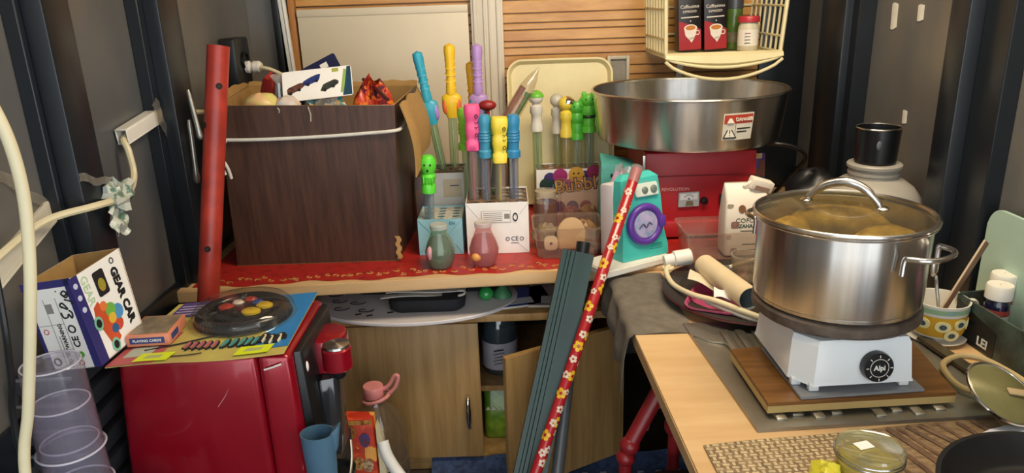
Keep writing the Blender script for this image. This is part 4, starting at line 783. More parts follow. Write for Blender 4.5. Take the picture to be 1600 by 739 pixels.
# inside the open cabinet
t = thing('packaged_bottle', 'bottle in blue grey film with a printed label inside the open cabinet', 'bottle', (-.045, 1.90, .2855))
obj('body', G().lathe([(.001, 0), (.046, .001), (.050, .01), (.050, .14), (.044, .165), (.030, .19), (.018, .20), (.018, .215), (.001, .216)], 26), clear('film_bottle', 'b8c4cc', .35, .08, .12, '5f707c'), t)
obj('label', G().lathe([(.0508, .02), (.0508, .10)], 26), mat('bottle_label', 'b9b4bc', .5, 0, .1), t)
M = frame((.018, -.0484, .088), (1, .35, 0), (.35, -1, 0)); 
for k, w_ in enumerate((.030, .034, .026, .034, .030)): decal('label_line', R4(w_, .004 if k == 0 else .002, -.022, -.004-k*.010), mat('label_ink', '3a3640', .5), t, M @ T(0, 0, .001))
t = thing('snack_bag', 'green snack bag standing inside the open cabinet', 'bag', (-.04, 1.86, .1005)); obj('packet', G().loft([[(x, y*q, z_) for x, y in rrect(.11, .07, .02, 4)] for z_, q in ((0, .8), (.02, 1.1), (.07, 1.2), (.12, .8), (.15, .2), (.158, .08))]), mat('snack_green', '4f7a22', .3, 0, .5, 25, col2='8fb030', coat=.3), t)
for k in range(7): decal('zigzag', [(-.05+k*.015, .095), (-.043+k*.015, .108), (-.036+k*.015, .095)], mat('zig_white', 'd8d8c8', .5), t, frame((0, -.037, 0), (1, 0, 0), (0, -1, 0)))
# ------------------------------------------------------------ cotton candy machine
cm_ = thing('candy_floss_machine', 'red candy floss machine with a wide brushed steel bowl on top', 'candy machine', (.495, 2.02, ZS)); mW = W(cm_)
mred = mat('machine_red', 'b5222c', .42, 0, .10, 8)
bd = obj('body', G(mW).hexa([(.360, 1.868, .690), (.640, 1.868, .690), (.640, 2.17, .690), (.360, 2.17, .690), (.352, 1.872, .905), (.642, 1.872, .905), (.642, 2.17, .905), (.352, 2.17, .905)], .006), mred, cm_)
obj('panel_seam', G(mW).box(.358, .640, 1.8665, 1.869, .842, .8445), mat('seam_red', '8a1a22', .5), bd)
obj('skirt', G(mW).box(.354, .648, 1.858, 2.18, .678, .722, .005), mred, cm_)
for x in (.385, .61):
    for y in (1.89, 2.14): obj('foot', G(mW).lathe([(.016, 0), (.016, .006), (.013, .0075), (.001, .0075)], 14, (x, y, ZS)), BLACK(), cm_)
obj('neck', G(mW).lathe([(.10, .903), (.10, .922)], 28, (.492, 2.02, 0), True), mat('dark_metal', '3a3a3c', .4, .8), cm_)
bw = obj('bowl', G(mW).lathe([(.001, .918), (.225, .918), (.240, .922), (.2445, .93), (.2585, 1.045), (.2600, 1.050), (.2570, 1.047), (.2425, .932), (.238, .926), (.001, .922)], 96, (.492, 2.02, 0)), STEEL(), cm_, 30)
obj('rolled_rim', G(mW @ T(.492, 2.02, 1.050)).torus(.2605, .0042, 96, 8), STEEL(), bw)
sp = obj('spinner_head', G(mW).lathe([(.001, 1.0), (.035, .998), (.042, .985), (.042, .96), (.02, .95), (.02, .921)], 28, (.492, 2.02, 0)), mat('dark_steel', '6a6763', .35, 1), cm_)
# danger label follows the bowl curve
def bowlpt(a, z_, d=.0006):
    r = .2445+(.2585-.2445)*(z_-.93)/.115+d; return (.492+r*math.sin(a), 2.02-r*math.cos(a), z_)
a0, a1 = .105, .430
def lab(nm, u0, u1, v0, v1, mt, d, par=None):
    return obj(nm, G(mW).sheet(lambda u, v: bowlpt(a0+(a1-a0)*(u0+(u1-u0)*u), .951+.066*(v0+(v1-v0)*v), d), 8, 3, .0003), mt, par or dl)
dl = obj('danger_label', G(mW).sheet(lambda u, v: bowlpt(a0+(a1-a0)*u, .951+.066*v, .0009), 10, 4, .0005), mat('label_white', 'd6d0c0', .45), bw)
lab('red_band', .03, .97, .62, .95, mat('label_red', 'b5402f', .45), .0014); lab('divider', .40, .412, .03, .60, INK(), .0014)
for v in (.40, .28): lab('text_line', .46, .92 if v > .3 else .80, v, v+.05, INK(), .0014)
def labM(u, v, d=.0018):
    a = a0+(a1-a0)*u; p = bowlpt(a, .951+.066*v, d); return mW @ frame(p, (math.cos(a), math.sin(a), 0), (math.sin(a), -math.cos(a), .12))
text('lettering', 'DANGER', .0120, mat('label_white', 'd6d0c0'), dl, labM(.67, .77), .0004, bold=.0004)
def tri(nm, u, v, s_, mt): decal(nm, [(-s_*.6, -s_*.5), (s_*.6, -s_*.5), (0, s_*.55)], mt, dl, labM(u, v), .0004)
tri('small_triangle', .22, .77, .016, MATS['label_white']); tri('warning_triangle', .22, .31, .031, INK()); o = decal('triangle_field', [(-.0135, -.012), (.0135, -.012), (0, .0115)], MATS['label_white'], dl, labM(.22, .31, .0023), .0004)
decal('mark', R4(.0022, .009, 0, .001), INK(), dl, labM(.22, .31, .0028)); decal('mark', circ(.0013, 8, 0, -.008), INK(), dl, labM(.22, .31, .0028))
FM = mW @ frame((0, 1.8684, 0), (1, 0, 0), (0, -1, .02))
FM = mW @ Matrix(((1, 0, 0, 0), (0, 0, -1, 1.8676), (0, 1, 0, 0), (0, 0, 0, 1)))
pinkw = mat('pale_pink_print', 'eaa8a0', .5)
decal('star_mark', [(.382, .792), (.385, .801), (.393, .805), (.385, .809), (.381, .820), (.378, .809), (.370, .805), (.378, .801)], pinkw, bd, FM)
text('lettering', 'REVOLUTION', .0118, pinkw, bd, FM @ T(.432, .808, 0), bold=.0002)
vm = obj('volt_meter', G(FM).prism([(.440, .760), (.494, .762), (.494, .801), (.440, .799)], 0, .006, .001), mat('meter_grey', 'a9b0b4', .3), cm_)
decal('dial', [(.444, .780), (.490, .781), (.490, .798), (.444, .796)], mat('meter_white', 'd9dde0', .35), vm, FM @ T(0, 0, .006))
obj('dial_arc', G(FM @ T(.467, .781, .0068)).tube([(.013*math.cos(a), .013*math.sin(a), 0) for a in [PI*.15+k*PI*.7/8 for k in range(9)]], .0007, 5), mat('dial_blue', '3a4a78', .5), vm)
decal('needle_cover', [(.458, .764), (.480, .764), (.477, .777), (.461, .777)], mat('meter_olive', '6f6a50', .4), vm, FM @ T(0, 0, .006)); decal('pivot', circ(.0025, 10, .467, .783), MATS['dial_blue'], vm, FM @ T(0, 0, .0066))
obj('black_knob', G(FM @ T(.508, .776, 0)).lathe([(.010, 0), (.010, .006), (.0085, .012), (.001, .013)], 18), BLACK(), cm_)
obj('rocker_switch', G(FM).box(.548, .566, .762, .792, 0, .006, .001), BLACK(), cm_)
obj('side_latch', G(mW).box(.345, .353, 1.868, 1.876, .838, .90, .001), STEEL(), cm_)
t = thing('black_cable', 'black cable looping behind the candy floss machine at the right wall', 'cable', (.72, 2.0, ZS)); obj('sheath', G(W(t)).tube([(.66, 2.05, .885), (.72, 2.0, .895), (.78, 1.99, .885), (.82, 2.0, .85), (.80, 2.06, .78), (.74, 2.1, ZS+.006)], .006, 8, k=6), BLACK(), t)
t = thing('toy_packet', 'violet and pink toy packet standing right of the red machine', 'packet', (.675, 2.0, ZS)); obj('packet', G(W(t)).hexa([(.652, 1.96, ZS), (.705, 1.96, ZS), (.705, 2.0, ZS), (.652, 2.0, ZS), (.655, 1.975, .87), (.70, 1.975, .875), (.70, 1.985, .875), (.655, 1.985, .87)], .003), voro('violet_pack', ['5a3a78', '8a2f5f', '2f3f78', '7a4a3a', '3a2a4a'], 45, .35), t); obj('yellow_corner', G(W(t)).box(.655, .69, 1.9725, 1.9738, .86, .874), mat('pale_yellow', 'c9b87a', .5), t)
t = thing('dark_bin', 'dark bin bag bulging in the corner right of the red machine', 'bag', (.79, 1.97, ZS)); obj('bag_body', G(W(t)).loft(lump((.80, 1.88, .76), (.075, .085, .085), 31, 20, 12, .15)), mat('dark_bag', '17181b', .35, 0, .3), t, 60)

# ------------------------------------------------------------ clear tubs and bits
def tub(name, lab, x0, x1, y0, y1, z0, z1, tp, mt, rot=0, cat='tub'):
    cx, cy = (x0+x1)/2, (y0+y1)/2; t = thing(name, lab, cat, (cx, cy, z0), (0, 0, rot)); w_, h_ = x1-x0, y1-y0
    def rg_(s_, z_, g_=0): return [(x, y, z_) for x, y in rrect(w_*s_+g_, h_*s_+g_, .02, 5)]
    obj('wall', G().loft([rg_(tp-.02, .001), rg_(tp, .004), rg_(1, z1-z0-.003)], False), mt, t, 30); obj('base', G().loft([rg_(tp-.02, .0), rg_(tp-.02, .001)]), mt, t)
    obj('rim', G().loft([rg_(1, z1-z0-.004), rg_(1, z1-z0-.003, .008), rg_(1, z1-z0, .008), rg_(1, z1-z0)], False), mt, t); return t
tubm = clear('tub_plastic', 'efe6df', .14, .08, .10, 'd8c8bc')
tub('plastic_tub', 'empty clear plastic tub in front of the red machine', .416, .640, 1.66, 1.795, ZS, .752, .90, tubm)
tub('plastic_tub', 'small clear tub of wooden bits beside the white carton', .056, .226, 1.735, 1.87, ZS, .752, .92, tubm)
wbm = mat('pale_wood', 'c9a678', .6, 0, .15, 8)
t = thing('wooden_piece', 'pale wooden rounded block lying in the small clear tub', 'wooden block', (.15, 1.78, ZS+.006))
obj('block', G(T(0, 0, .058) @ E_(78, 0, 0)).prism([(-.032, -.05), (.032, -.05), (.036, .0), (.024, .022), (.008, .030), (-.012, .028), (-.028, .014), (-.036, -.005)], -.012, .012, .003), wbm, t)
t = thing('wooden_piece', 'pale wooden disc with a dark centre in the small clear tub', 'wooden block', (.098, 1.765, ZS+.006)); obj('block', G(T(0, 0, .027) @ E_(80, 0, 0)).prism(rrect(.034, .036, .01, 4), -.006, .006, .002), mat('cream_wood', 'd9c4a0', .5), t); obj('hole', G(T(0, -.0065, .028) @ E_(90, 0, 0)).lathe([(.0035, 0), (.0035, .001), (.001, .001)], 12), INK(), t)
for k, (x, y, z_, c, lab_) in enumerate(((.09, 1.83, .735, '9a8468', 'brown grey crumpled packet at the left in the small tub'), (.185, 1.83, .742, 'b0865c', 'tan crumpled packet at the right in the small tub'), (.195, 1.775, .70, '8a8580', 'grey packet at the front right of the small tub'))):
    t = thing('small_packet', lab_, 'packet', (x, y, ZS+.006)); obj('packet', G(W(t)).loft(lump((x, y, (z_+ZS)/2), (.036, .028, (z_-ZS)/2), 40+k, 14, 9, .3)), mat('packet_'+c, c, .4, 0, .5, 45), t, 25)
t = thing('liquid_jar', 'glass jar of red brown liquid behind the small clear tub', 'jar', (.098, 2.00, ZS)); obj('glass', G().lathe([(.001, .001), (.030, .001), (.034, .006), (.034, .085), (.029, .092), (.029, .102)], 28), clear('jar_glass', 'f0ece4', .04, .04, .06), t)
obj('liquid', G().lathe([(.001, .004), (.031, .004), (.0325, .009), (.0325, .078), (.001, .0785)], 28), mat('brown_liquid', '7a3f2a', .15, 0, .2, 20, coat=.4), t); obj('lid', G().lathe([(.031, .096), (.031, .110), (.028, .112), (.001, .112)], 24), clear('pale_lid', 'e0d8c8', .5, .2, .1, 'c9bda5'), t)
tub('plastic_tub', 'clear upright tub before the balloon carton, behind the wooden bits', .135, .262, 1.955, 2.10, ZS, .792, .94, clear('upright_tub', 'f2e8e0', .10, .08, .08, 'd0b8a8'))
for k, (x, c) in enumerate(((.172, '8a5a5a'), (.222, 'a5805c'))):
    t = thing('small_packet', ('dull rose packet inside the upright tub', 'tan packet inside the upright tub')[k], 'packet', (x, 2.03, ZS+.003)); obj('packet', G(W(t)).loft(lump((x, 2.03, .702), (.026, .03, .026), 95+k, 14, 9, .2)), mat('packet_'+c, c, .4, 0, .4, 45), t, 25)
# sugar bag
sg = thing('sugar_bag', 'white paper sugar bag with rolled top standing in the clear tub', 'bag', (.572, 1.735, ZS+.005)); sp_ = mat('sugar_paper', 'e9dfd0', .55, 0, .06, 12)
def bgr(w_, d_, z_, ox=0, oy=0): return [(x+ox, y+oy, z_) for x, y in rrect(w_, d_, .008, 3)]
obj('paper', G().loft([bgr(.100, .060, 0), bgr(.106, .066, .01), bgr(.108, .066, .09), bgr(.104, .056, .135), bgr(.100, .022, .168, -.002, .004), bgr(.100, .012, .176, -.002, .006)]), sp_, sg, 50)
rt_ = obj('rolled_top', G(T(.034, -.004, .172) @ E_(10, 18, 10)).box(-.028, .030, -.014, .014, -.014, .014, .004), sp_, sg)
obj('roll_print', G(T(.036, -.0195, .170) @ E_(10, 18, 10)).box(-.018, .020, -.001, .0012, -.012, -.001), mat('roll_brown', 'a08070', .6), sg)
obj('folded_corner', G(T(.012, -.006, .170) @ E_(20, -30, 0)).box(-.018, .018, -.004, .004, -.02, .014, .002), sp_, sg)
SM = Matrix(((1, 0, 0, 0), (0, 0, -1, -.0333), (0, 1, 0, 0), (0, 0, 0, 1)))
text('lettering', 'COFOI', .0165, mat('bag_ink', '4f5a56', .6), sg, SM @ T(-.004, .090, 0), bold=.0001); text('lettering', 'ZAHAR', .0125, mat('bag_green', '2f4f40', .6), sg, SM @ T(.0, .076, 0), bold=.0004)
decal('text_line', R4(.052, .0022, .010, .064), MATS['bag_ink'], sg, SM); decal('text_line', R4(.048, .0018, .014, .030), MATS['bag_ink'], sg, SM); decal('text_line', R4(.022, .0016, .012, .016), MATS['bag_ink'], sg, SM)
for (x, y, r, c) in ((-.030, .080, .010, 'a07a70'), (-.030, .014, .008, 'b09a92'), (.034, .042, .006, 'b09a92'), (-.044, .05, .006, 'd9b8b0')): decal('printed_sweet', rrect(r*2, r*1.7, r*.5, 3, x, y), mat('sweet_'+c, c, .6, 0, .4, 150), sg, SM)
SM2 = frame((0, -.0325, .105), (1, 0, 0), (0, -1, .20))
for (x, y, rx, ry, c) in ((-.014, .014, .009, .010, '8a5a3a'), (.034, .016, .011, .011, 'd9a09a'), (-.042, .022, .008, .006, 'a39a80')): decal('printed_sweet', [(x+rx*math.cos(a), y+ry*math.sin(a)) for a in [2*PI*i/12 for i in range(12)]], mat('sweet_'+c, c, .6, 0, .4, 150), sg, SM2 @ T(0, 0, .0006))

# ------------------------------------------------------------ toy washing machine on a white slab
sl = thing('white_slab', 'flat white plastic slab under the toy washing machine', 'slab', (.28, 1.68, ZS)); obj('slab', G(W(sl)).prism([(.215, 1.588), (.388, 1.688), (.335, 1.775), (.165, 1.675)], ZS, ZS+.018, .003), WHITE(), sl)
ws = thing('toy_washing_machine', 'turquoise toy washing machine with a purple round door', 'toy', (.262, 1.650, ZS+.0185), (-5, 0, 27)); ws.scale = (1.08, 1.08, 1.06)
teal = mat('turquoise_plastic', '46bdb4', .35, 0, .08, 20); wpl = mat('toy_white', 'dcd6dc', .4, 0, .05)
obj('front_shell', G().loft([[(x, y, z_) for x, y in ((-.003, -.006), (.122, -.006), (.126, .030), (-.006, .030))] for z_ in (0, .02)] + [[(.004, 0, .06), (.116, 0, .06), (.120, .03, .06), (.0, .03, .06)], [(.004, .004, .14), (.112, .004, .14), (.114, .03, .14), (.002, .03, .14)], [(.008, .008, .180), (.108, .008, .183), (.110, .03, .183), (.006, .03, .180)], [(.020, .018, .192), (.094, .018, .194), (.096, .03, .194), (.018, .03, .192)]]), teal, ws, 30)
obj('back_shell', G().hexa([(-.006, .0305, 0), (.124, .0305, 0), (.122, .085, 0), (-.002, .085, 0), (.002, .0305, .172), (.110, .0305, .175), (.108, .085, .170), (.004, .085, .168)], .006), wpl, ws)
DM = frame((.060, -.004, .078), (1, 0, 0), (0, -1, .02))
pur = mat('purple_plastic', '5f3aa0', .35, 0, .1)
obj('door_ring', G(DM @ T(0, 0, .002)).torus(.040, .0085, 40, 10), pur, ws); obj('door_glass', G(DM).lathe([(.034, .002), (.030, .007), (.001, .009)], 32), mat('door_print', 'c9b0d6', .3, 0, .4, 40, col2='7f9ac0', coat=.6), ws)
obj('door_latch', G(DM @ T(.040, .002, .004)).box(-.007, .010, -.013, .013, 0, .010, .003), pur, ws)
obj('door_scribble', G(DM @ T(-.002, -.002, .0092)).tube([(-.018, -.004, -.001), (-.008, .005, 0), (0, -.004, 0), (.008, .006, 0), (.016, 0, -.001)], .0016, 6, k=4), mat('scribble_indigo', '4a4a6a', .5), ws)
CM = frame((.058, .0035, .155), (1, 0, 0), (0, -1, .25))
obj('control_panel', G(CM).prism(rrect(.062, .030, .004, 3, .014, 0), -.002, .003, .001), mat('panel_white', 'd2dcd4', .4), ws)
for x, r in ((.032, .0085), (.008, .0075)): obj('dial', G(CM @ T(x, -.001, .003)).lathe([(r, 0), (r, .003), (r*.6, .005), (.001, .005)], 16), mat('dial_grey', '6a7a74', .4), ws)
obj('pink_button', G(CM @ T(-.034, .004, .0)).lathe([(.013, 0), (.012, .004), (.001, .006)], 18, sy=.7), mat('pink_plastic', 'd98aa8', .4), ws)
text('lettering', 'baby', .010, mat('pink_ink', 'd0607a', .5), ws, CM @ T(.014, .020, .0006))
for k in range(3): obj('vent_line', G().box(.07+k*.003, .105, -.0068, -.0058, .018+k*.005, .0195+k*.005), mat('teal_dark', '2f9a92', .4), ws)
t = thing('toy_packet', 'clear bag with pink and lilac toy on top behind the washing machine', 'packet', (.275, 1.775, ZS)); obj('inner_toy', G(W(t)).loft(lump((.275, 1.775, .775), (.036, .028, .10), 52, 14, 9, .2)), mat('pink_lilac', 'd69ab8', .35, 0, .4, 30, col2='a8b4d0'), t, 40); obj('film', G(W(t)).loft(lump((.277, 1.775, .780), (.046, .036, .106), 53, 16, 9, .22)), clear('toy_film', 'f4eef0', .12, .06, .14), t, 25)
t = thing('teal_box', 'turquoise printed box lying behind the toy washing machine', 'box', (.285, 1.90, ZS)); obj('carton_body', G(W(t)).hexa([(.232, 1.855, ZS), (.336, 1.855, ZS), (.336, 1.93, ZS), (.232, 1.93, ZS), (.236, 1.858, .885), (.332, 1.858, .872), (.325, 1.93, .880), (.240, 1.93, .90)], .002), mat('teal_card', '4fa59a', .45, 0, .3, 20, col2='3a7f7a'), t); obj('dark_print', G(W(t)).box(.26, .31, 1.8545, 1.856, .85, .858), INK(), t)

# ------------------------------------------------------------ leaning poles in front of the cabinet
gp = thing('green_channel_post', 'dark green ribbed metal post leaning on the worktop edge', 'post', (.0, 1.3, ZF)); grm = mat('dark_green_paint', '17332f', .4, .1, .25, 10)
A, B = Vector((-.045, 1.285, ZF+.001)), Vector((.150, 1.585, .742)); d = (B-A).normalized(); M = W(gp) @ frame(A, Vector((1, 0, 0))-d*d.x, d); Lg = (B-A).length
pf = [(-.036, 0), (-.036, -.0135), (-.026, -.0135), (-.024, -.0115), (-.018, -.0115), (-.016, -.0145), (-.008, -.0145), (-.006, -.0115), (.004, -.0115), (.020, -.0145), (.036, -.0135), (.036, .026), (.033, .026), (.033, -.009), (-.033, -.009), (-.033, .026), (-.036, .026)]
obj('channel', G(M).prism(pf, 0, Lg), grm, gp, 20)
obj('end_cap', G(M).box(-.028, .028, -.006, .022, Lg-.03, Lg-.027), BLACK(), gp)
t = thing('grey_pipe', 'grey plastic pipe leaning behind the flowered stick', 'pipe', (.02, 1.28, ZF)); obj('pipe', G(W(t)).tube([(.042, 1.28, ZF), (.148, 1.61, .60), (.158, 1.635, .69)], [.0145, .0135, .013], 18), mat('grey_pipe', '55585c', .4, .2), t)
obj('pipe_collar', G(W(t)).tube([(.160, 1.640, .695), (.170, 1.660, .740)], .017, 18), BLACK(), t)
fs = thing('flowered_stick', 'red stick with yellow and white flowers leaning in the middle', 'stick', (-.07, 1.23, ZF))
A, B = Vector((-.078, 1.225, ZF)), Vector((.293, 1.655, .918)); d = (B-A); dn = d.normalized(); Ls = d.length; rS = .0125
fM = W(fs) @ frame(A, Vector((1, 0, 0))-dn*dn.x, dn)
obj('shaft', G(fM).lathe([(.001, 0), (rS, 0), (rS, Ls-.004), (rS-.003, Ls), (.001, Ls)], 22), mat('stick_red', 'a81f28', .3, 0, .15, 20, coat=.4), fs)
obj('clear_end', G(fM).lathe([(rS+.001, Ls-.035), (rS+.001, Ls+.004), (rS-.002, Ls+.006)], 20), clear('stick_end', 'f4e0dc', .15, .05, .1), fs)
yl, wf = mat('flower_yellow', 'e3b52c', .4), mat('flower_white', 'dcc9b8', .4)
rnd = random.Random(4); zz = .30; k = 0
while zz < Ls-.04:
    for a in (rnd.uniform(-2.3, -1.0), rnd.uniform(-.9, .3)):
        big = k % 3 == 0; r = .0105 if big else rnd.choice((.006, .0075)); k += 1; hz = zz+rnd.uniform(-.008, .008)
        g = G(fM)
        for p in range(5):
            q = p*2*PI/5+rnd.uniform(0, .5)*0+a; poly = []
            for i in range(8):
                e = 2*PI*i/8; uu = math.cos(q)*r*.75+math.cos(e)*r*.48; vv = math.sin(q)*r*.75+math.sin(e)*r*.48; an = a+uu/rS; poly.append(((rS+.0007)*math.cos(an), (rS+.0007)*math.sin(an), hz+vv))
            g.f([g.v(x) for x in poly])
        obj('printed_flower', g, yl if big else wf, fs, flat=True)
        if big:
            g = G(fM); g.f([g.v(((rS+.001)*math.cos(a+r*.32*math.cos(e)/rS), (rS+.001)*math.sin(a+r*.32*math.cos(e)/rS), hz+r*.32*math.sin(e))) for e in [2*PI*i/8 for i in range(8)]]); obj('flower_centre', g, mat('stick_red', 'a81f28'), fs, flat=True)
    zz += .033

# ------------------------------------------------------------ counter corner: cloth, dark tray and what lies in it
cl = thing('grey_cloth', 'worn grey cloth draped over the counter corner, hanging in a point', 'cloth', (.27, 1.45, .6605))
def clp(u, v):
    y = 1.640-.325*u; s_ = v*.235; xe = .233
    w1 = .118
    if s_ < w1: return (.352-s_-.0*u, y+.0, .6622+.0014*math.sin(u*17+s_*60))
    q = s_-w1; drop = q*(.62+.50*u*u+.12*math.sin(u*13))
    return (xe-.006-.012*min(1, q*12)-.006*math.sin(u*21)*min(1, q*20), y+.004*math.sin(q*60), .6622-drop)
obj('cloth', G(W(cl)).sheet(clp, 46, 26, .0015), mat('grey_felt', '746d62', .95, 0, .3, 30, .25), cl, 80)
tr2 = thing('round_tray', 'large dark round tray lying between the cloth and the pot', 'tray', (.512, 1.475, .6635)); dk = mat('dark_tray', '3a3532', .4, .3, .25, 8)
obj('dish', G().lathe([(.001, .004), (.135, .004), (.145, .008), (.150, .016), (.184, .019), (.186, .022), (.183, .023), (.150, .020), (.142, .011), (.133, .007), (.001, .007)], 64), dk, tr2)
obj('red_rim', G(T(0, 0, .0195)).torus(.1855, .0022, 64, 6), mat('maroon_rim', '5a2226', .4), tr2)
pd = thing('pink_dish', 'pink plastic dish lying in the dark round tray', 'dish', (.425, 1.42, .6708), (0, 0, -25))
def pdr(s_, z_): return [(x*s_, y*s_, z_) for x, y in rrect(.115, .15, .03, 5)]
obj('dish', G().loft([pdr(.78, 0), pdr(.82, .002), pdr(.98, .016), pdr(1.02, .017), pdr(1.02, .020), pdr(.96, .019), pdr(.80, .005), pdr(.7, .004)]), mat('dusty_pink', 'b04a72', .4, 0, .15), pd)
rl = thing('paper_roll', 'pale cardboard roll lying across the dark round tray', 'cardboard roll', (.455, 1.43, .70))
A, B = Vector((.425, 1.530, .722)), Vector((.463, 1.332, .712)); d = (B-A); M = W(rl) @ frame(A, Vector((0, 0, 1)), d.normalized()); Lr = d.length
obj('outer', G(M).lathe([(.0225, 0), (.0235, 0), (.0235, Lr), (.0225, Lr)], 30), mat('cream_tube', 'dcc9a4', .7, 0, .1, 15), rl); obj('inner', G(M).lathe([(.0222, .001), (.0222, Lr-.001)], 30), mat('grey_liner', '8f9a9c', .8), rl)
def scrap(lab_, pts, mt): 
    t = thing('paper_scrap', lab_, 'paper', pts[0]); P = [Vector(p) for p in pts]
    obj('sheet', G(W(t)).sheet(lambda u, v: P[0].lerp(P[1], u).lerp(P[3].lerp(P[2], u), v)+Vector((0, 0, .004*math.sin(u*4+v*3))), 6, 6, .0008), mt, t)
scrap('creased cream paper lying in the pink dish', [(.375, 1.475, .712), (.425, 1.43, .700), (.445, 1.47, .712), (.39, 1.515, .718)], mat('cream_paper', 'e0d2b8', .7))
scrap('small white paper bit on the cord at the dish', [(.405, 1.378, .708), (.440, 1.372, .704), (.440, 1.385, .720), (.408, 1.392, .726)], PAPERW())
gl = thing('glass_cup', 'clear glass cup lying behind the cardboard roll', 'glass', (.510, 1.505, .6905)); obj('bowl', G(E_(0, 0, 0)).lathe([(.001, .003), (.020, .002), (.026, .008), (.033, .05), (.034, .062), (.032, .062), (.031, .05), (.024, .010), (.001, .007)], 28), clear('drinking_glass', 'ece4d4', .10, .03, .12), gl); obj('handle', G().tube([(.030, -.01, .05), (.050, -.02, .045), (.052, -.02, .025), (.028, -.012, .015)], .004, 8, k=5), clear('drinking_glass'), gl)
t = thing('metal_strainer', 'small steel strainer ring lying beside the pot on the dark tray', 'strainer', (.560, 1.44, .6705)); obj('ring', G(T(0, 0, .012) @ E_(30, 20, 0)).torus(.026, .003, 28, 7), STEEL(), t); obj('mesh', G(T(0, 0, .012) @ E_(30, 20, 0)).lathe([(.026, 0), (.020, -.008), (.001, -.013)], 22), mat('mesh_grey', '7a746c', .4, .8, .4, 200), t)
obj('red_handle', G().tube([(.014, -.02, .008), (.03, -.05, .010)], .006, 8), mat('handle_red', '8f1f3a', .4), t)
cn = thing('cable_socket', 'cream in-line socket with its cord looping over the tray', 'socket', (.385, 1.60, .6625))
M = W(cn) @ frame((.350, 1.600, .709), (1, .10, .10), (0, 0, 1))
obj('socket_body', G(M @ E_(0, 90, 0)).lathe([(.001, 0), (.012, 0), (.014, .006), (.014, .022), (.019, .024), (.019, .062), (.017, .064), (.001, .064)], 22), WHITE(), cn)
obj('cord', G(W(cn)).tube([(.365, 1.598, .700), (.352, 1.580, .695), (.348, 1.545, .690), (.352, 1.49, .690), (.375, 1.42, .697), (.41, 1.372, .702), (.455, 1.318, .699), (.50, 1.285, .692), (.54, 1.27, .690)], .0060, 10, k=6), CREAM(), cn)
obj('cord_knot', G(W(cn)).torus(.010, .005, 16, 8, (.358, 1.592, .694)), CREAM(), cn)
t = thing('white_lead', 'second pale cord lying along the dish towards the hot plate', 'cable', (.45, 1.35, .69)); obj('sheath', G(W(t)).tube([(.395, 1.395, .692), (.43, 1.345, .691), (.47, 1.305, .688), (.53, 1.285, .684)], .0048, 8, k=5), mat('grey_white_cable', 'c9c4b4', .5), t)
obj('sheath', G(W(t)).tube([(.49, 1.565, .700), (.54, 1.585, .706), (.60, 1.60, .708)], .0052, 8, k=5), MATS['grey_white_cable'], t)

# ------------------------------------------------------------ sink, board, hot plate, pot
sk = thing('steel_drainer', 'stainless steel drainer let into the counter under the hot plate', 'sink', (.545, 1.15, .6605)); kW = W(sk)
def skr(i, z_): return [(x, y, z_) for x, y in ((.337+i, 1.352-i), (.362+i, .966+i), (.752-i, .985+i), (.790-i, 1.352-i))]
stl = mat('worn_sink_steel', 'b0aca0', .40, .9, .2, 9, .0)
obj('plate', G(kW).loft([skr(0, .6605), skr(.001, .6660), skr(.010, .6665), skr(.030, .6645), skr(.045, .6635)], True), stl, sk, 25)
for k, x in enumerate((.408, .437, .468, .498, .562, .592, .622, .66)): obj('rib', G(kW).box(x-.009, x+.009, 1.0-.012*(k % 2 == 0), 1.31, .6622, .6695, .003), stl, sk)
obj('embossed_curve', G(kW).tube([(.345, 1.29, .668), (.37, 1.265, .6655), (.395, 1.255, .666), (.40, 1.225, .666), (.392, 1.19, .6655)], .0025, 7, k=5), stl, sk)
cbd = thing('wooden_board', 'wood grained laminate board under the hot plate', 'board', (.54, 1.13, .6705)); lam = mat('walnut_laminate', '8a5f30', .35, 0, .3, 7, 0, (1.2, 10, 10), col2='6e4820')
bp_ = [(.384, 1.185), (.388, 1.000), (.688, 1.014), (.715, 1.215)]
obj('laminate_top', G(W(cbd)).prism(bp_, .684, .690), lam, cbd); obj('core', G(W(cbd)).prism([(x*1.0, y) for x, y in bp_], .672, .684), mat('pale_core', 'c2a468', .6, 0, .1), cbd)
tl = thing('grey_tile', 'grey tile between the hot plate and the wooden board', 'tile', (.53, 1.14, .6905)); obj('tile', G(W(tl)).prism([(.436, 1.180), (.440, 1.005), (.640, 1.018), (.640, 1.19)], .6905, .6955, .001), mat('grey_tile', '8d8f92', .35, 0, .2, 12), tl)
hp = thing('hot_plate', 'white single electric hot plate with a black dial', 'hot plate', (.53, 1.14, .696)); hW = W(hp); enam = mat('white_enamel', 'dfe3e4', .28, 0, .05, 10, coat=.3)
def hpr(s_, z_, ch=.035): 
    x0, x1, y0, y1 = .530-.092*s_, .530+.090*s_, 1.140-.118*s_, 1.140+.07*s_
    return [(x0, y0+ch), (x0+ch*.8, y0), (x1, y0+.008), (x1, y1), (x0, y1)], z_
def ring3(a): return [(x, y, a[1]) for x, y in a[0]]
obj('casing', G(hW).loft([ring3(hpr(1.04, .706)), ring3(hpr(1.02, .712)), ring3(hpr(.97, .770)), ring3(hpr(.93, .778))]), enam, hp, 25)
for x, y in ((.446, 1.048), (.466, 1.026), (.612, 1.035), (.448, 1.20), (.612, 1.20)): obj('foot', G(hW).box(x-.008, x+.008, y-.006, y+.006, .6960, .710, .002), enam, hp)
pl_ = mat('worn_iron', '6f6258', .6, .5, .5, 30, .2)
pt = obj('plate', G(hW).lathe([(.001, .774), (.090, .774), (.094, .778), (.128, .784), (.133, .789), (.133, .802), (.129, .805), (.001, .805)], 56, (.540, 1.143, 0)), pl_, hp)
KM = hW @ frame((.560, 1.0265, .736), (1, .045, 0), (.04, -1, .10))
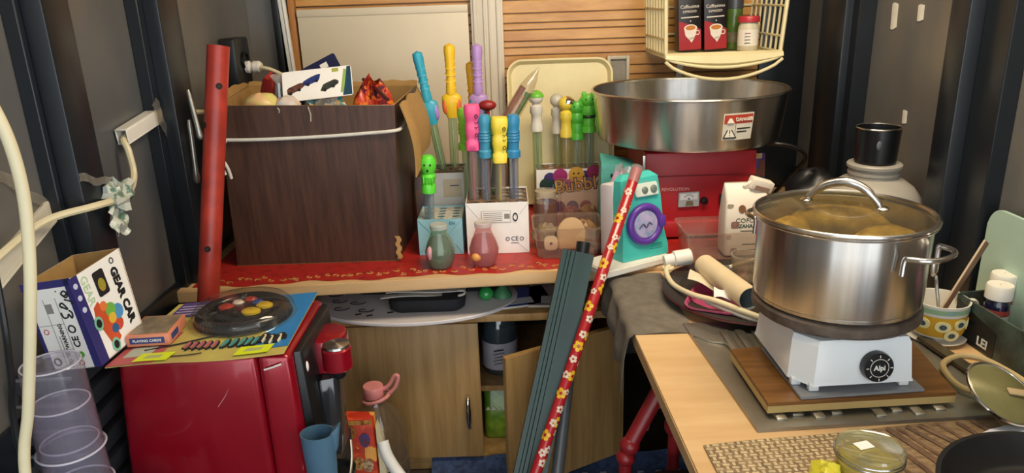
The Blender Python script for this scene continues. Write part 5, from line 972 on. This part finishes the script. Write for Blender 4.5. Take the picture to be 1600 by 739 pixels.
kn = obj('dial_knob', G(KM).lathe([(.024, 0), (.0245, .004), (.0235, .013), (.022, .0145), (.001, .0145)], 32), BLACK(), hp)
obj('dial_ring', G(KM @ T(0, 0, .0147)).torus(.0145, .0005, 32, 5), WHITE(), kn)
for a in range(0, 360, 45): obj('dial_tick', G(KM @ E_(0, 0, a)).box(-.0006, .0006, .017, .021, .0143, .0151), WHITE(), kn)
text('lettering', 'Alpi', .0115, WHITE(), kn, KM @ T(0, 0, .0148), bold=.0003)
po = thing('cooking_pot', 'large stainless steel cooking pot standing on the hot plate', 'pot', (.540, 1.145, .806)); po.scale = (.93, .93, .93)
obj('vessel', G().lathe([(.001, 0), (.128, 0), (.137, .004), (.1415, .014), (.1425, .12), (.143, .146), (.150, .1485), (.151, .1505), (.149, .152), (.1405, .149), (.1395, .02), (.13, .006), (.001, .004)], 96), STEEL(), po, 30)
obj('base_ring', G().lathe([(.132, .001), (.1395, .004), (.1405, .010), (.138, .013)], 80), STEEL(), po)
def phandle(sx, a):
    M = E_(0, 0, a); obj('handle', G(M).tube([(.143, -.052, .092), (.1435, -.050, .118), (.150, -.049, .121), (.170, -.042, .122), (.182, -.020, .122), (.182, .020, .122), (.170, .042, .122), (.150, .049, .121), (.1435, .050, .118), (.143, .052, .092)], .0046, 10, k=5), STEEL(), po)
phandle(1, -57); phandle(1, 123)
ld = thing('pot_cover', 'glass lid with steel rim and wire handle on the big pot', 'lid', (.540, 1.145, .9485)); ld.scale = (.93, .93, .93)
obj('glass', G().lathe([(.146, .002), (.13, .008), (.09, .0165), (.04, .0215), (.001, .0225), (.001, .0195), (.04, .0185), (.09, .0135), (.13, .005)], 64), clear('lid_glass', 'e6e0c8', .02, .03, .03, 'ffffff', .22), ld)
obj('steel_rim', G(T(0, 0, .0025)).torus(.1475, .0042, 80, 8), STEEL(), ld)
obj('handle', G().tube([(-.052, .030, .0205), (-.048, .026, .030), (-.030, .012, .050), (-.004, -.004, .058), (.020, -.020, .050), (.038, -.034, .030), (.044, -.040, .018)], [.004, .006, .0075, .008, .0075, .006, .004], 12, k=5), STEEL(), ld)
for x, y in ((-.054, .031), (.046, -.041)): obj('rivet', G().lathe([(.011, .0), (.011, .003), (.007, .006), (.001, .007)], 16, (x, y, .0165)), CHROME(), ld)
corn = mat('corn_yellow', 'c8ac50', .5, 0, .35, 60, .3, col2='a08838')
for k, (x, y, z_, r, a, lab_) in enumerate(((.0, .01, .121, (.080, .040, .034), -20, 'largest mustard cob under the glass lid of the pot'), (-.085, .0, .112, (.042, .03, .03), 30, 'mustard cob at the left under the pot lid'), (.045, -.05, .108, (.06, .030, .03), 10, 'mustard cob at the front right under the pot lid'), (.03, .07, .10, (.07, .03, .03), 0, 'mustard cob at the back under the pot lid'))):
    t = thing('corn_cob', lab_, 'food', (.540+x, 1.145+y, .804+z_-r[2]), (0, 0, a)); obj('kernels', G().loft(lump((0, 0, r[2]), r, 60+k, 20, 12, .06)), corn, t, 60)
wt2 = thing('pot_water', 'murky yellow water filling the big pot', 'water', (.540, 1.145, .811)); wt2.scale = (.925, .925, .9); obj('surface', G().lathe([(.001, .0), (.128, .003), (.138, .02), (.1385, .093), (.001, .094)], 48), mat('murky_water', '7a6a3a', .12, 0, .2, 8), wt2)

# ------------------------------------------------------------ jug with black cup on it
jg = thing('white_jug', 'large milky plastic jug standing behind the pot by the right wall', 'jug', (.812, 1.60, .6605)); jm = mat('milky_plastic', '9a958b', .45, 0, .12, 10)
obj('body', G().lathe([(.001, 0), (.09, 0), (.10, .006), (.104, .03), (.106, .17), (.102, .190), (.086, .212), (.064, .228), (.052, .233), (.052, .240), (.054, .241), (.054, .246), (.052, .247), (.052, .256)], 44), jm, jg)
obj('screw_rim', G().lathe([(.050, .255), (.057, .256), (.0575, .262), (.055, .265), (.001, .265)], 40), jm, jg)
t = thing('black_cup', 'black metal cup with a silver rim standing on the white jug', 'cup', (.812, 1.60, .9262)); obj('body', G().lathe([(.001, 0), (.040, 0), (.043, .003), (.0465, .078), (.044, .078), (.041, .005), (.001, .004)], 36), mat('black_enamel', '131519', .28, 0, .2), t); obj('rim', G(T(0, 0, .078)).torus(.0458, .0019, 40, 7), STEEL(), t)
obj('chip', G().ball((-.016, -.0425, .045), (.006, .002, .010), 8, 6), mat('chip_grey', '5a6068', .5), t)

# ------------------------------------------------------------ right end of the counter
mg = thing('flower_mug', 'white mug with yellow daisies holding a spoon and a brush', 'mug', (.795, 1.262, .669)); mg.scale = (1.2, 1.2, .95)
obj('body', G().lathe([(.001, 0), (.026, 0), (.028, .004), (.034, .007), (.0385, .02), (.0415, .072), (.0425, .076), (.0405, .076), (.038, .05), (.034, .014), (.001, .008)], 36), mat('mug_white', 'e2ddd0', .3), mg)
obj('yellow_band', G().lathe([(.0372, .012), (.0393, .022), (.0412, .054)], 36), mat('mug_yellow', 'd0a02c', .35, 0, .15, 30), mg); obj('blue_band', G().lathe([(.0416, .060), (.0423, .070)], 36), mat('mug_blue', '7fa0a8', .4, 0, .5, 70, col2='8fae70'), mg)
for a, z_ in ((-1.9, .036), (-1.25, .040), (-.6, .034), (-2.6, .038), (-1.55, .018)):
    r = .0395+(z_-.02)*.05; M = frame((r*math.cos(a), r*math.sin(a), z_), (-math.sin(a), math.cos(a), 0), (math.cos(a), math.sin(a), -.05))
    obj('daisy', G(M).lathe([(.0115, -.001), (.0115, .0008), (.001, .0012)], 12), mat('daisy_pale', 'e6dca0', .4), mg); obj('daisy_eye', G(M).lathe([(.0055, .0005), (.0055, .0016), (.001, .0018)], 10), mat('daisy_blue', '3a4f5f', .4), mg)
obj('handle', G().tube([(.038, .005, .062), (.058, .008, .064), (.064, .008, .045), (.055, .008, .026), (.037, .006, .022)], .0045, 9, k=5), MATS['mug_white'], mg)
obj('saucer', G().lathe([(.001, -.006), (.034, -.006), (.043, -.002), (.044, 0), (.001, -.0005)], 36), MATS['mug_white'], mg)
t = thing('spoon', 'steel spoon standing bowl up in the flowered mug', 'spoon', (.785, 1.262, .68)); obj('stem', G(W(t)).tube([(.800, 1.255, .680), (.790, 1.264, .745), (.783, 1.268, .785)], .0032, 8), STEEL(), t); obj('bowl', G(W(t)).ball((.780, 1.270, .800), (.008, .004, .019), 12, 8), STEEL(), t)
t = thing('wooden_spatula', 'brown wooden spatula leaning out of the flowered mug', 'spatula', (.79, 1.265, .68)); A, B = Vector((.778, 1.250, .682)), Vector((.886, 1.295, .838)); d = B-A; obj('blade', G(W(t) @ frame(A, d, (.5, -.8, .2))).box(0, d.length, -.007, .007, -.002, .002, .0015), mat('brown_wood', '7a5a44', .5, 0, .3, 12), t); obj('pale_edge', G(W(t) @ frame(A, d, (.5, -.8, .2))).box(.02, d.length, .0066, .009, -.002, .002, .0008), mat('pale_edge_wood', 'b09a80', .5), t)
cr_ = thing('printed_crate', 'dark green printed cardboard tray with a black LEI label', 'crate', (.895, 1.15, .6605)); crm = mat('foliage_print', '4a5a50', .5, 0, .5, 18, col2='222b28'); rW = W(cr_)
for nm, a in (('front_side', [(.838, 1.285), (.842, 1.285), (.858, .98), (.854, .98)]), ('back_side', [(.938, 1.30), (.942, 1.30), (.944, .98), (.940, .98)]), ('end_side', [(.842, 1.281), (.842, 1.285), (.938, 1.30), (.938, 1.296)])):
    obj(nm, G(rW).prism(a, .6625, .742), crm, cr_)
obj('base', G(rW).prism([(.838, 1.285), (.938, 1.30), (.940, .98), (.854, .98)], .6605, .6625), crm, cr_)
obj('cream_edge', G(rW).prism([(.836, 1.287), (.842, 1.287), (.842, 1.280), (.837, 1.280)], .6605, .744), mat('cream_board', 'bdb8a0', .6), cr_)
LM = rW @ frame((.8378, 1.2815, .6625), (.0525, -1, 0), (-1, -.0525, 0)); 
decal('black_label', [(.004, .002), (.115, .002), (.115, .048), (.004, .070)], mat('label_black', '14161a', .45), cr_, LM); text('lettering', 'LEI', .023, mat('letter_white', 'd9dcd6', .45), cr_, LM @ T(.085, .016, .0008), bold=.0006)
for k, (x, y, h_) in enumerate(((.882, 1.232, .088), (.915, 1.272, .093))):
    t = thing('medicine_bottle', ('nearer dark medicine bottle with a white cap in the LEI tray', 'farther dark medicine bottle with a white cap in the LEI tray')[k], 'bottle', (x, y, .663), group='medicine bottles in the tray')
    obj('body', G().lathe([(.001, 0), (.019, 0), (.021, .003), (.021, h_-.012), (.018, h_-.004), (.016, h_)], 26), mat('dark_glass', '1b1d38', .15, 0, .2, coat=.4), t); obj('cap', G().lathe([(.021, h_), (.0225, h_+.001), (.0225, h_+.024), (.021, h_+.027), (.001, h_+.027)], 30), mat('cap_white', 'e3dfd2', .45), t)
    obj('red_label', G().lathe([(.0213, h_-.028), (.0213, h_-.018)], 26), mat('label_rust', 'a03f34', .5), t); obj('white_label', G().lathe([(.0213, .02), (.0213, h_-.029)], 26), mat('label_pale', 'c9c4bc', .5), t)
t = thing('flowered_pouch', 'black pouch with pink flowers at the right end of the LEI tray', 'pouch', (.90, 1.12, .663)); obj('body', G(W(t)).loft(lump((.905, 1.12, .713), (.026, .055, .050), 91, 16, 10, .12)), voro('flower_print', ['16182c', 'b03a5a', '16182c', '3a3f8a', 'd07a8a', '1c1c30'], 110, .5), t, 60)
mb = thing('mint_board', 'pale mint cutting board leaning on the right wall', 'cutting board', (.93, 1.28, .6605)); M = W(mb) @ Matrix(((0, 0, 1, .929), (-1, 0, 0, 1.365), (0, 1, 0, .663), (0, 0, 0, 1))) @ E_(0, 0, 0)
obj('board', G(M).prism(rrect(.16, .225, .035, 6, .085, .1125), -.004, .004, .002), mat('mint_plastic', 'a9c4b4', .4, 0, .06), mb)
pm = thing('placemat', 'placemat printed with woven wicker and bark at the counter front', 'placemat', (.5, .85, .6605)); pmM = W(pm)
def pmp(u, v):
    a = Vector((.272, .935, 0)).lerp(Vector((.73, .984, 0)), u); b = Vector((.285, .62, 0)).lerp(Vector((.74, .62, 0)), u); p = a.lerp(b, v); return (p.x, p.y, .6614+.0012*math.sin(u*11)*(1-v))
obj('mat', G(pmM).sheet(pmp, 16, 8, .0012), mat('bark_print', '9c8460', .5, 0, .5, 16, 0, (3, 9, 1), col2='6a5038'), pm)
wk = mat('wicker_strand', 'cdb88e', .5, 0, .3, 60); gg = G(pmM)
for i in range(22):
    for j in range(26):
        u, v = (i+.5)/40, (j+.5)/40
        if u > .50-.12*math.sin(v*5): continue
        p = Vector(pmp(u, v)); hz = (i+j) % 2; a, b = (.0048, .0022) if hz else (.0022, .0040); gg.box(p.x-a, p.x+a, p.y-b, p.y+b, p.z+.0011, p.z+.0019)
o = obj('wicker_weave', gg, wk, pm); o['kind'] = 'stuff'
for k in range(9): obj('bark_strand', G(pmM).tube([Vector(pmp(.50+.05*k+.02*math.sin(k), .02))+Vector((0, 0, .0015)), Vector(pmp(.56+.05*k, .3))+Vector((.004*(k % 3), 0, .0015)), Vector(pmp(.60+.045*k, .6))+Vector((0, 0, .0015))], .0028+.001*(k % 3), 6, k=4), mat('bark_dark', '4f3828', .6, 0, .5, 60, .1, col2='7a5c42'), pm)
jr = thing('lidded_jar', 'small glass jar of yellow sweets with a clear lid', 'jar', (.470, .845, .663)); obj('glass', G().lathe([(.001, .001), (.036, .001), (.041, .005), (.042, .030), (.037, .036)], 32), clear('sweet_jar', 'f4f0dc', .06, .04, .08), jr); obj('contents', G().lathe([(.001, .003), (.037, .003), (.039, .008), (.0395, .028), (.001, .031)], 30), mat('yellow_sweets', 'd9c42c', .5, 0, .4, 90, .2), jr)
jl = obj('lid', G().lathe([(.0425, .034), (.0435, .036), (.0435, .049), (.041, .052), (.038, .050), (.001, .050)], 40), clear('jar_lid', 'e6e4c8', .30, .08, .14, 'b8b48c'), jr); 
for z_ in (.038, .043): obj('lid_ridge', G(T(0, 0, z_)).torus(.0437, .0012, 40, 6), STEEL(), jl)
obj('sticker', G(T(-.008, .002, .0512) @ E_(0, 0, 15)).box(-.011, .011, -.008, .008, 0, .0005), PAPERW(), jl)
t = thing('yellow_wrapper', 'crumpled yellow wrapper left of the lidded jar', 'wrapper', (.418, .836, .663)); obj('film', G(W(t)).loft(lump((.412, .838, .678), (.020, .022, .015), 44, 14, 8, .3)), mat('yellow_wrap', 'd8cc3a', .35, 0, .2), t, 25)
fp = thing('frying_pan', 'black frying pan at the front right of the counter', 'pan', (.672, .732, .663)); obj('pan', G().lathe([(.001, .0), (.115, 0), (.125, .004), (.150, .036), (.154, .037), (.154, .040), (.148, .040), (.122, .009), (.112, .006), (.001, .006)], 64), mat('black_iron', '1d1d1e', .42, .3, .2, 30), fp)
obj('inner_ring', G(T(0, 0, .007)).torus(.095, .0012, 56, 5), MATS['black_iron'], fp); obj('handle', G().tube([(.10, -.10, .034), (.17, -.17, .05), (.23, -.23, .055)], .011, 10), BLACK(), fp); obj('rivet', G().lathe([(.009, .006), (.009, .010), (.005, .014), (.001, .0145)], 14, (.03, .09, 0)), CHROME(), fp)
t = thing('white_scraper', 'white pointed plastic scraper lying behind the frying pan', 'scraper', (.72, .935, .663)); obj('blade', G(W(t)).prism([(.664, .928), (.700, .945), (.80, .975), (.80, .915), (.72, .910)], .6635, .667, .0012), mat('bluish_white', 'd6dae4', .4, 0, .04), t)
od = thing('pan_cover', 'olive tinted round lid with a bright rim leaning beside the board', 'lid', (.742, .985, .663)); M = W(od) @ frame((.742, .990, .700), (1, .1, -.25), (-.15, -.45, .88))
obj('disc', G(M).lathe([(.054, 0), (.050, .003), (.001, .006), (.001, .003), (.05, 0)], 44), mat('olive_glass', '8a8558', .2, .2, .2, 12), od); obj('rim', G(M).torus(.0545, .0026, 48, 7), CHROME(), od); obj('strap', G(M).box(.004, .052, -.006, .006, .006, .010, .002), mat('strap_wood', 'b8a078', .5), od)
t = thing('beige_cable', 'beige cable looping over the counter beside the LEI tray', 'cable', (.77, 1.08, .6605)); obj('sheath', G(W(t)).tube([(.828, .90, .668), (.840, .98, .668), (.838, 1.06, .670), (.830, 1.11, .672), (.812, 1.145, .675), (.78, 1.158, .675), (.738, 1.135, .674), (.722, 1.09, .674), (.722, 1.055, .674), (.735, 1.03, .676), (.748, 1.015, .674)], .0055, 9, k=6), mat('beige_cable', 'bda878', .5, 0, .1), t)
t = thing('steel_strip', 'brownish steel strip lying between the wooden board and the LEI tray', 'strip', (.78, 1.15, .6605)); obj('strip', G(W(t)).hexa([(.748, 1.24, .6695), (.772, 1.24, .6695), (.80, 1.0, .6695), (.772, .995, .6695), (.750, 1.24, .675), (.770, 1.24, .675), (.797, 1.0, .675), (.774, .995, .675)]), mat('brown_steel', '7d7462', .3, .8, .4, 20), t)
# ------------------------------------------------------------ basket on the back wall with its groceries
bk = thing('wire_basket', 'cream plastic grid basket hanging on the back wall above the steel bowl', 'basket', (.605, 2.25, 1.125)); bkm = mat('basket_cream', 'd9cda0', .45, 0, .08); kW = W(bk)
x0, x1, y0, y1, zb, zt = .440, .765, 2.095, 2.384, 1.130, 1.44
for i in range(8):
    y = y0+(y1-y0)*i/7
    obj('upright', G(kW).tube([(x0+.004, y, zb-.004), (x0-.006, y, zt)], .0036 if i else .006, 6), bkm, bk); obj('upright', G(kW).tube([(x1-.004, y, zb-.004), (x1+.016, y, zt)], .0036 if i else .006, 6), bkm, bk)
for k, z_ in enumerate((zb+.004, zb+.045, zb+.125, zb+.205, zb+.285)):
    q = (z_-zb)/(zt-zb)
    obj('cross_bar', G(kW).tube([(x0+.004-.01*q, y0, z_), (x0+.004-.01*q, y1, z_)], .0036, 6), bkm, bk); obj('cross_bar', G(kW).tube([(x1-.004+.02*q, y0, z_), (x1-.004+.02*q, y1, z_)], .0036, 6), bkm, bk)
    if k: obj('cross_bar', G(kW).tube([(x0, y1-.004, z_), (x1, y1-.004, z_)], .0034, 6), bkm, bk)
for i in range(1, 10): x = x0+(x1-x0)*i/10; obj('upright', G(kW).tube([(x, y1-.004, zb), (x, y1-.004, zt)], .0034, 6), bkm, bk)
obj('floor_panel', G(kW).sheet(lambda u, v: (x0+(x1-x0)*u, y0+(y1-y0)*v, zb-.004*math.sin(PI*u)), 10, 4, .006), bkm, bk)
lip = [[(x0+(x1-x0)*u, y0-.004+dy, zb+dz-.018*math.sin(PI*u)*w_) for u in [i/20 for i in range(21)]] for dy, dz, w_ in ((0, .008, 0), (-.012, .004, .3), (-.016, -.006, .9), (-.008, -.010, 1.0), (.0, -.006, .9))]
obj('front_lip', G(kW).loft(lip, False, False), bkm, bk)
for k, dz in enumerate((-.006, -.020)): obj('lip_rail', G(kW).tube([(x0+(x1-x0)*u, y0-.014, zb+dz*.5-(.030+.022*k)*math.sin(PI*u)**.7-.004*k) for u in [i/16 for i in range(17)]], .0045, 8), bkm, bk)
obj('wall_bracket', G(kW).hexa([(.535, 2.375, 1.02), (.553, 2.375, 1.02), (.553, 2.386, 1.02), (.535, 2.386, 1.02), (.545, 2.375, 1.125), (.565, 2.375, 1.125), (.565, 2.386, 1.125), (.545, 2.386, 1.125)]), STEEL(), bk)
def pack(lab_, x, y, rz_):
    t = thing('coffee_pack', lab_, 'coffee pack', (x, y, zb+.0005), (0, -3, rz_), group='coffee packs in the basket')
    obj('carton_body', G().box(-.034, .034, -.024, .024, 0, .20, .003), mat('pack_black', '171214', .35, 0, .2), t)
    PM = Matrix(((1, 0, 0, 0), (0, 0, -1, -.0242), (0, 1, 0, 0), (0, 0, 0, 1)))
    decal('red_field', [(-.033, .004), (.033, .004), (.033, .060), (.012, .072), (-.033, .088)], mat('pack_red', '9c1f26', .35, 0, .15), t, PM)
    decal('white_strip', R4(.052, .003, 0, .097), mat('pack_white', 'ded6cc', .4), t, PM); decal('small_star', circ(.002, 6, .002, .086), MATS['pack_white'], t, PM)
    decal('cup_side', [(-.017, .064), (-.014, .046), (-.004, .034), (.008, .034), (.017, .046), (.020, .064)], MATS['pack_white'], t, PM @ T(0, 0, .0004)); decal('cup_rim', circ(.0195, 24, .0015, .066, .55), MATS['pack_white'], t, PM @ T(0, 0, .0006))
    decal('coffee', circ(.0150, 24, .0015, .067, .45), mat('coffee_tan', 'b8752c', .4), t, PM @ T(0, 0, .0010)); decal('milk_drip', [(-.006, .040), (.014, .040), (.004, .024)], MATS['pack_white'], t, PM @ T(0, 0, .0004))
    obj('cup_handle', G(PM @ T(.022, .052, .0006)).torus(.006, .0014, 16, 5), MATS['pack_white'], t)
    text('lettering', 'Caffissimo', .0135, MATS['pack_white'], t, PM @ T(0, .127, 0)); text('lettering', 'ESPRESSO', .0095, MATS['pack_white'], t, PM @ T(0, .113, 0)); return t
pack('left of the two black and red coffee packs in the basket', .548, 2.275, 2); pack('right of the two black and red coffee packs in the basket', .6235, 2.275, 2)
t = thing('green_bottle', 'green glass bottle beside the coffee packs in the basket', 'bottle', (.685, 2.285, zb+.0005)); obj('glass', G().lathe([(.001, 0), (.021, 0), (.024, .004), (.024, .115), (.022, .13), (.016, .145), (.014, .15)], 28), mat('green_glass', '4f6a2c', .15, 0, .3, 15, coat=.4), t); obj('dark_cap', G().lathe([(.0235, .116), (.0248, .117), (.0248, .19), (.022, .195), (.001, .196)], 28), mat('cap_grey', '4a4c50', .3, .3), t)
obj('label', G().lathe([(.0244, .02), (.0244, .05)], 28), mat('label_olive', '6a6448', .5, 0, .4, 60), t)
t = thing('spice_jar', 'small white jar with a red lid in front of the green bottle', 'jar', (.704, 2.205, zb+.0005)); obj('glass', G().lathe([(.001, 0), (.026, 0), (.029, .004), (.029, .066), (.025, .076), (.025, .082)], 30), mat('jar_cream', 'c9c0a8', .3, 0, .1), t); obj('lid', G().lathe([(.030, .080), (.0305, .081), (.0305, .094), (.0285, .097), (.001, .097)], 30), mat('lid_red', 'b5303a', .35), t)
obj('label', G().lathe([(.0293, .015), (.0293, .060)], 30), mat('jar_label', 'ded8cc', .5, 0, .08), t)
for k in range(4): decal('label_line', R4(.016, .0016, -.004, .050-k*.009), mat('label_rust', 'a03f34', .5) if k == 0 else INK(), t, frame((-.006, -.0293, 0), (1, -.15, 0), (-.15, -1, 0)))
# ------------------------------------------------------------ under the counter
rs = thing('red_stand', 'red tubular frame with rounded knobs under the counter edge', 'stand', (.30, 1.25, ZF)); rr_ = mat('red_plastic_tube', '8f1f24', .35, 0, .15)
obj('tube', G(W(rs)).tube([(.312, 1.28, .625), (.222, 1.245, .468)], .0155, 16), rr_, rs)
obj('knob', G(W(rs)).ball((.217, 1.243, .458), (.020, .02, .019), 16, 9), rr_, rs); obj('knob', G(W(rs)).ball((.209, 1.240, .433), (.019, .019, .018), 16, 9), rr_, rs)
obj('tube', G(W(rs)).tube([(.209, 1.240, .43), (.205, 1.238, ZF)], .013, 14), rr_, rs)
obj('cross_tube', G(W(rs)).tube([(.255, 1.275, .47), (.275, 1.30, .505), (.36, 1.33, .505)], .004, 8), mat('thin_rose_rod', 'a85a5a', .4), rs)
obj('knob', G(W(rs)).ball((.315, 1.29, .468), (.021, .021, .024), 16, 9), rr_, rs); obj('tube', G(W(rs)).tube([(.315, 1.29, .46), (.315, 1.30, ZF)], .012, 14), rr_, rs)
bs = thing('black_stool', 'dark film wrapped stool standing under the counter', 'stool', (.36, 1.12, ZF)); dm = mat('dark_stool', '26231f', .35, 0, .4, 10)
obj('seat', G(W(bs)).prism(rrect(.26, .24, .03, 4, .375, 1.10), .392, .418, .005), dm, bs)
for x, y in ((.27, 1.01), (.48, 1.01), (.27, 1.19), (.48, 1.19)): obj('leg', G(W(bs)).box(x-.014, x+.014, y-.014, y+.014, ZF, .392), dm, bs)
obj('film_skirt', G(W(bs)).sheet(lambda u, v: (.25+.24*u, .978-.004*math.sin(u*30), .39-.12*v+.01*math.sin(u*17)), 20, 6, .001), clear('dark_film', 'c9c4bc', .12, .1, .2, '5a5650'), bs)
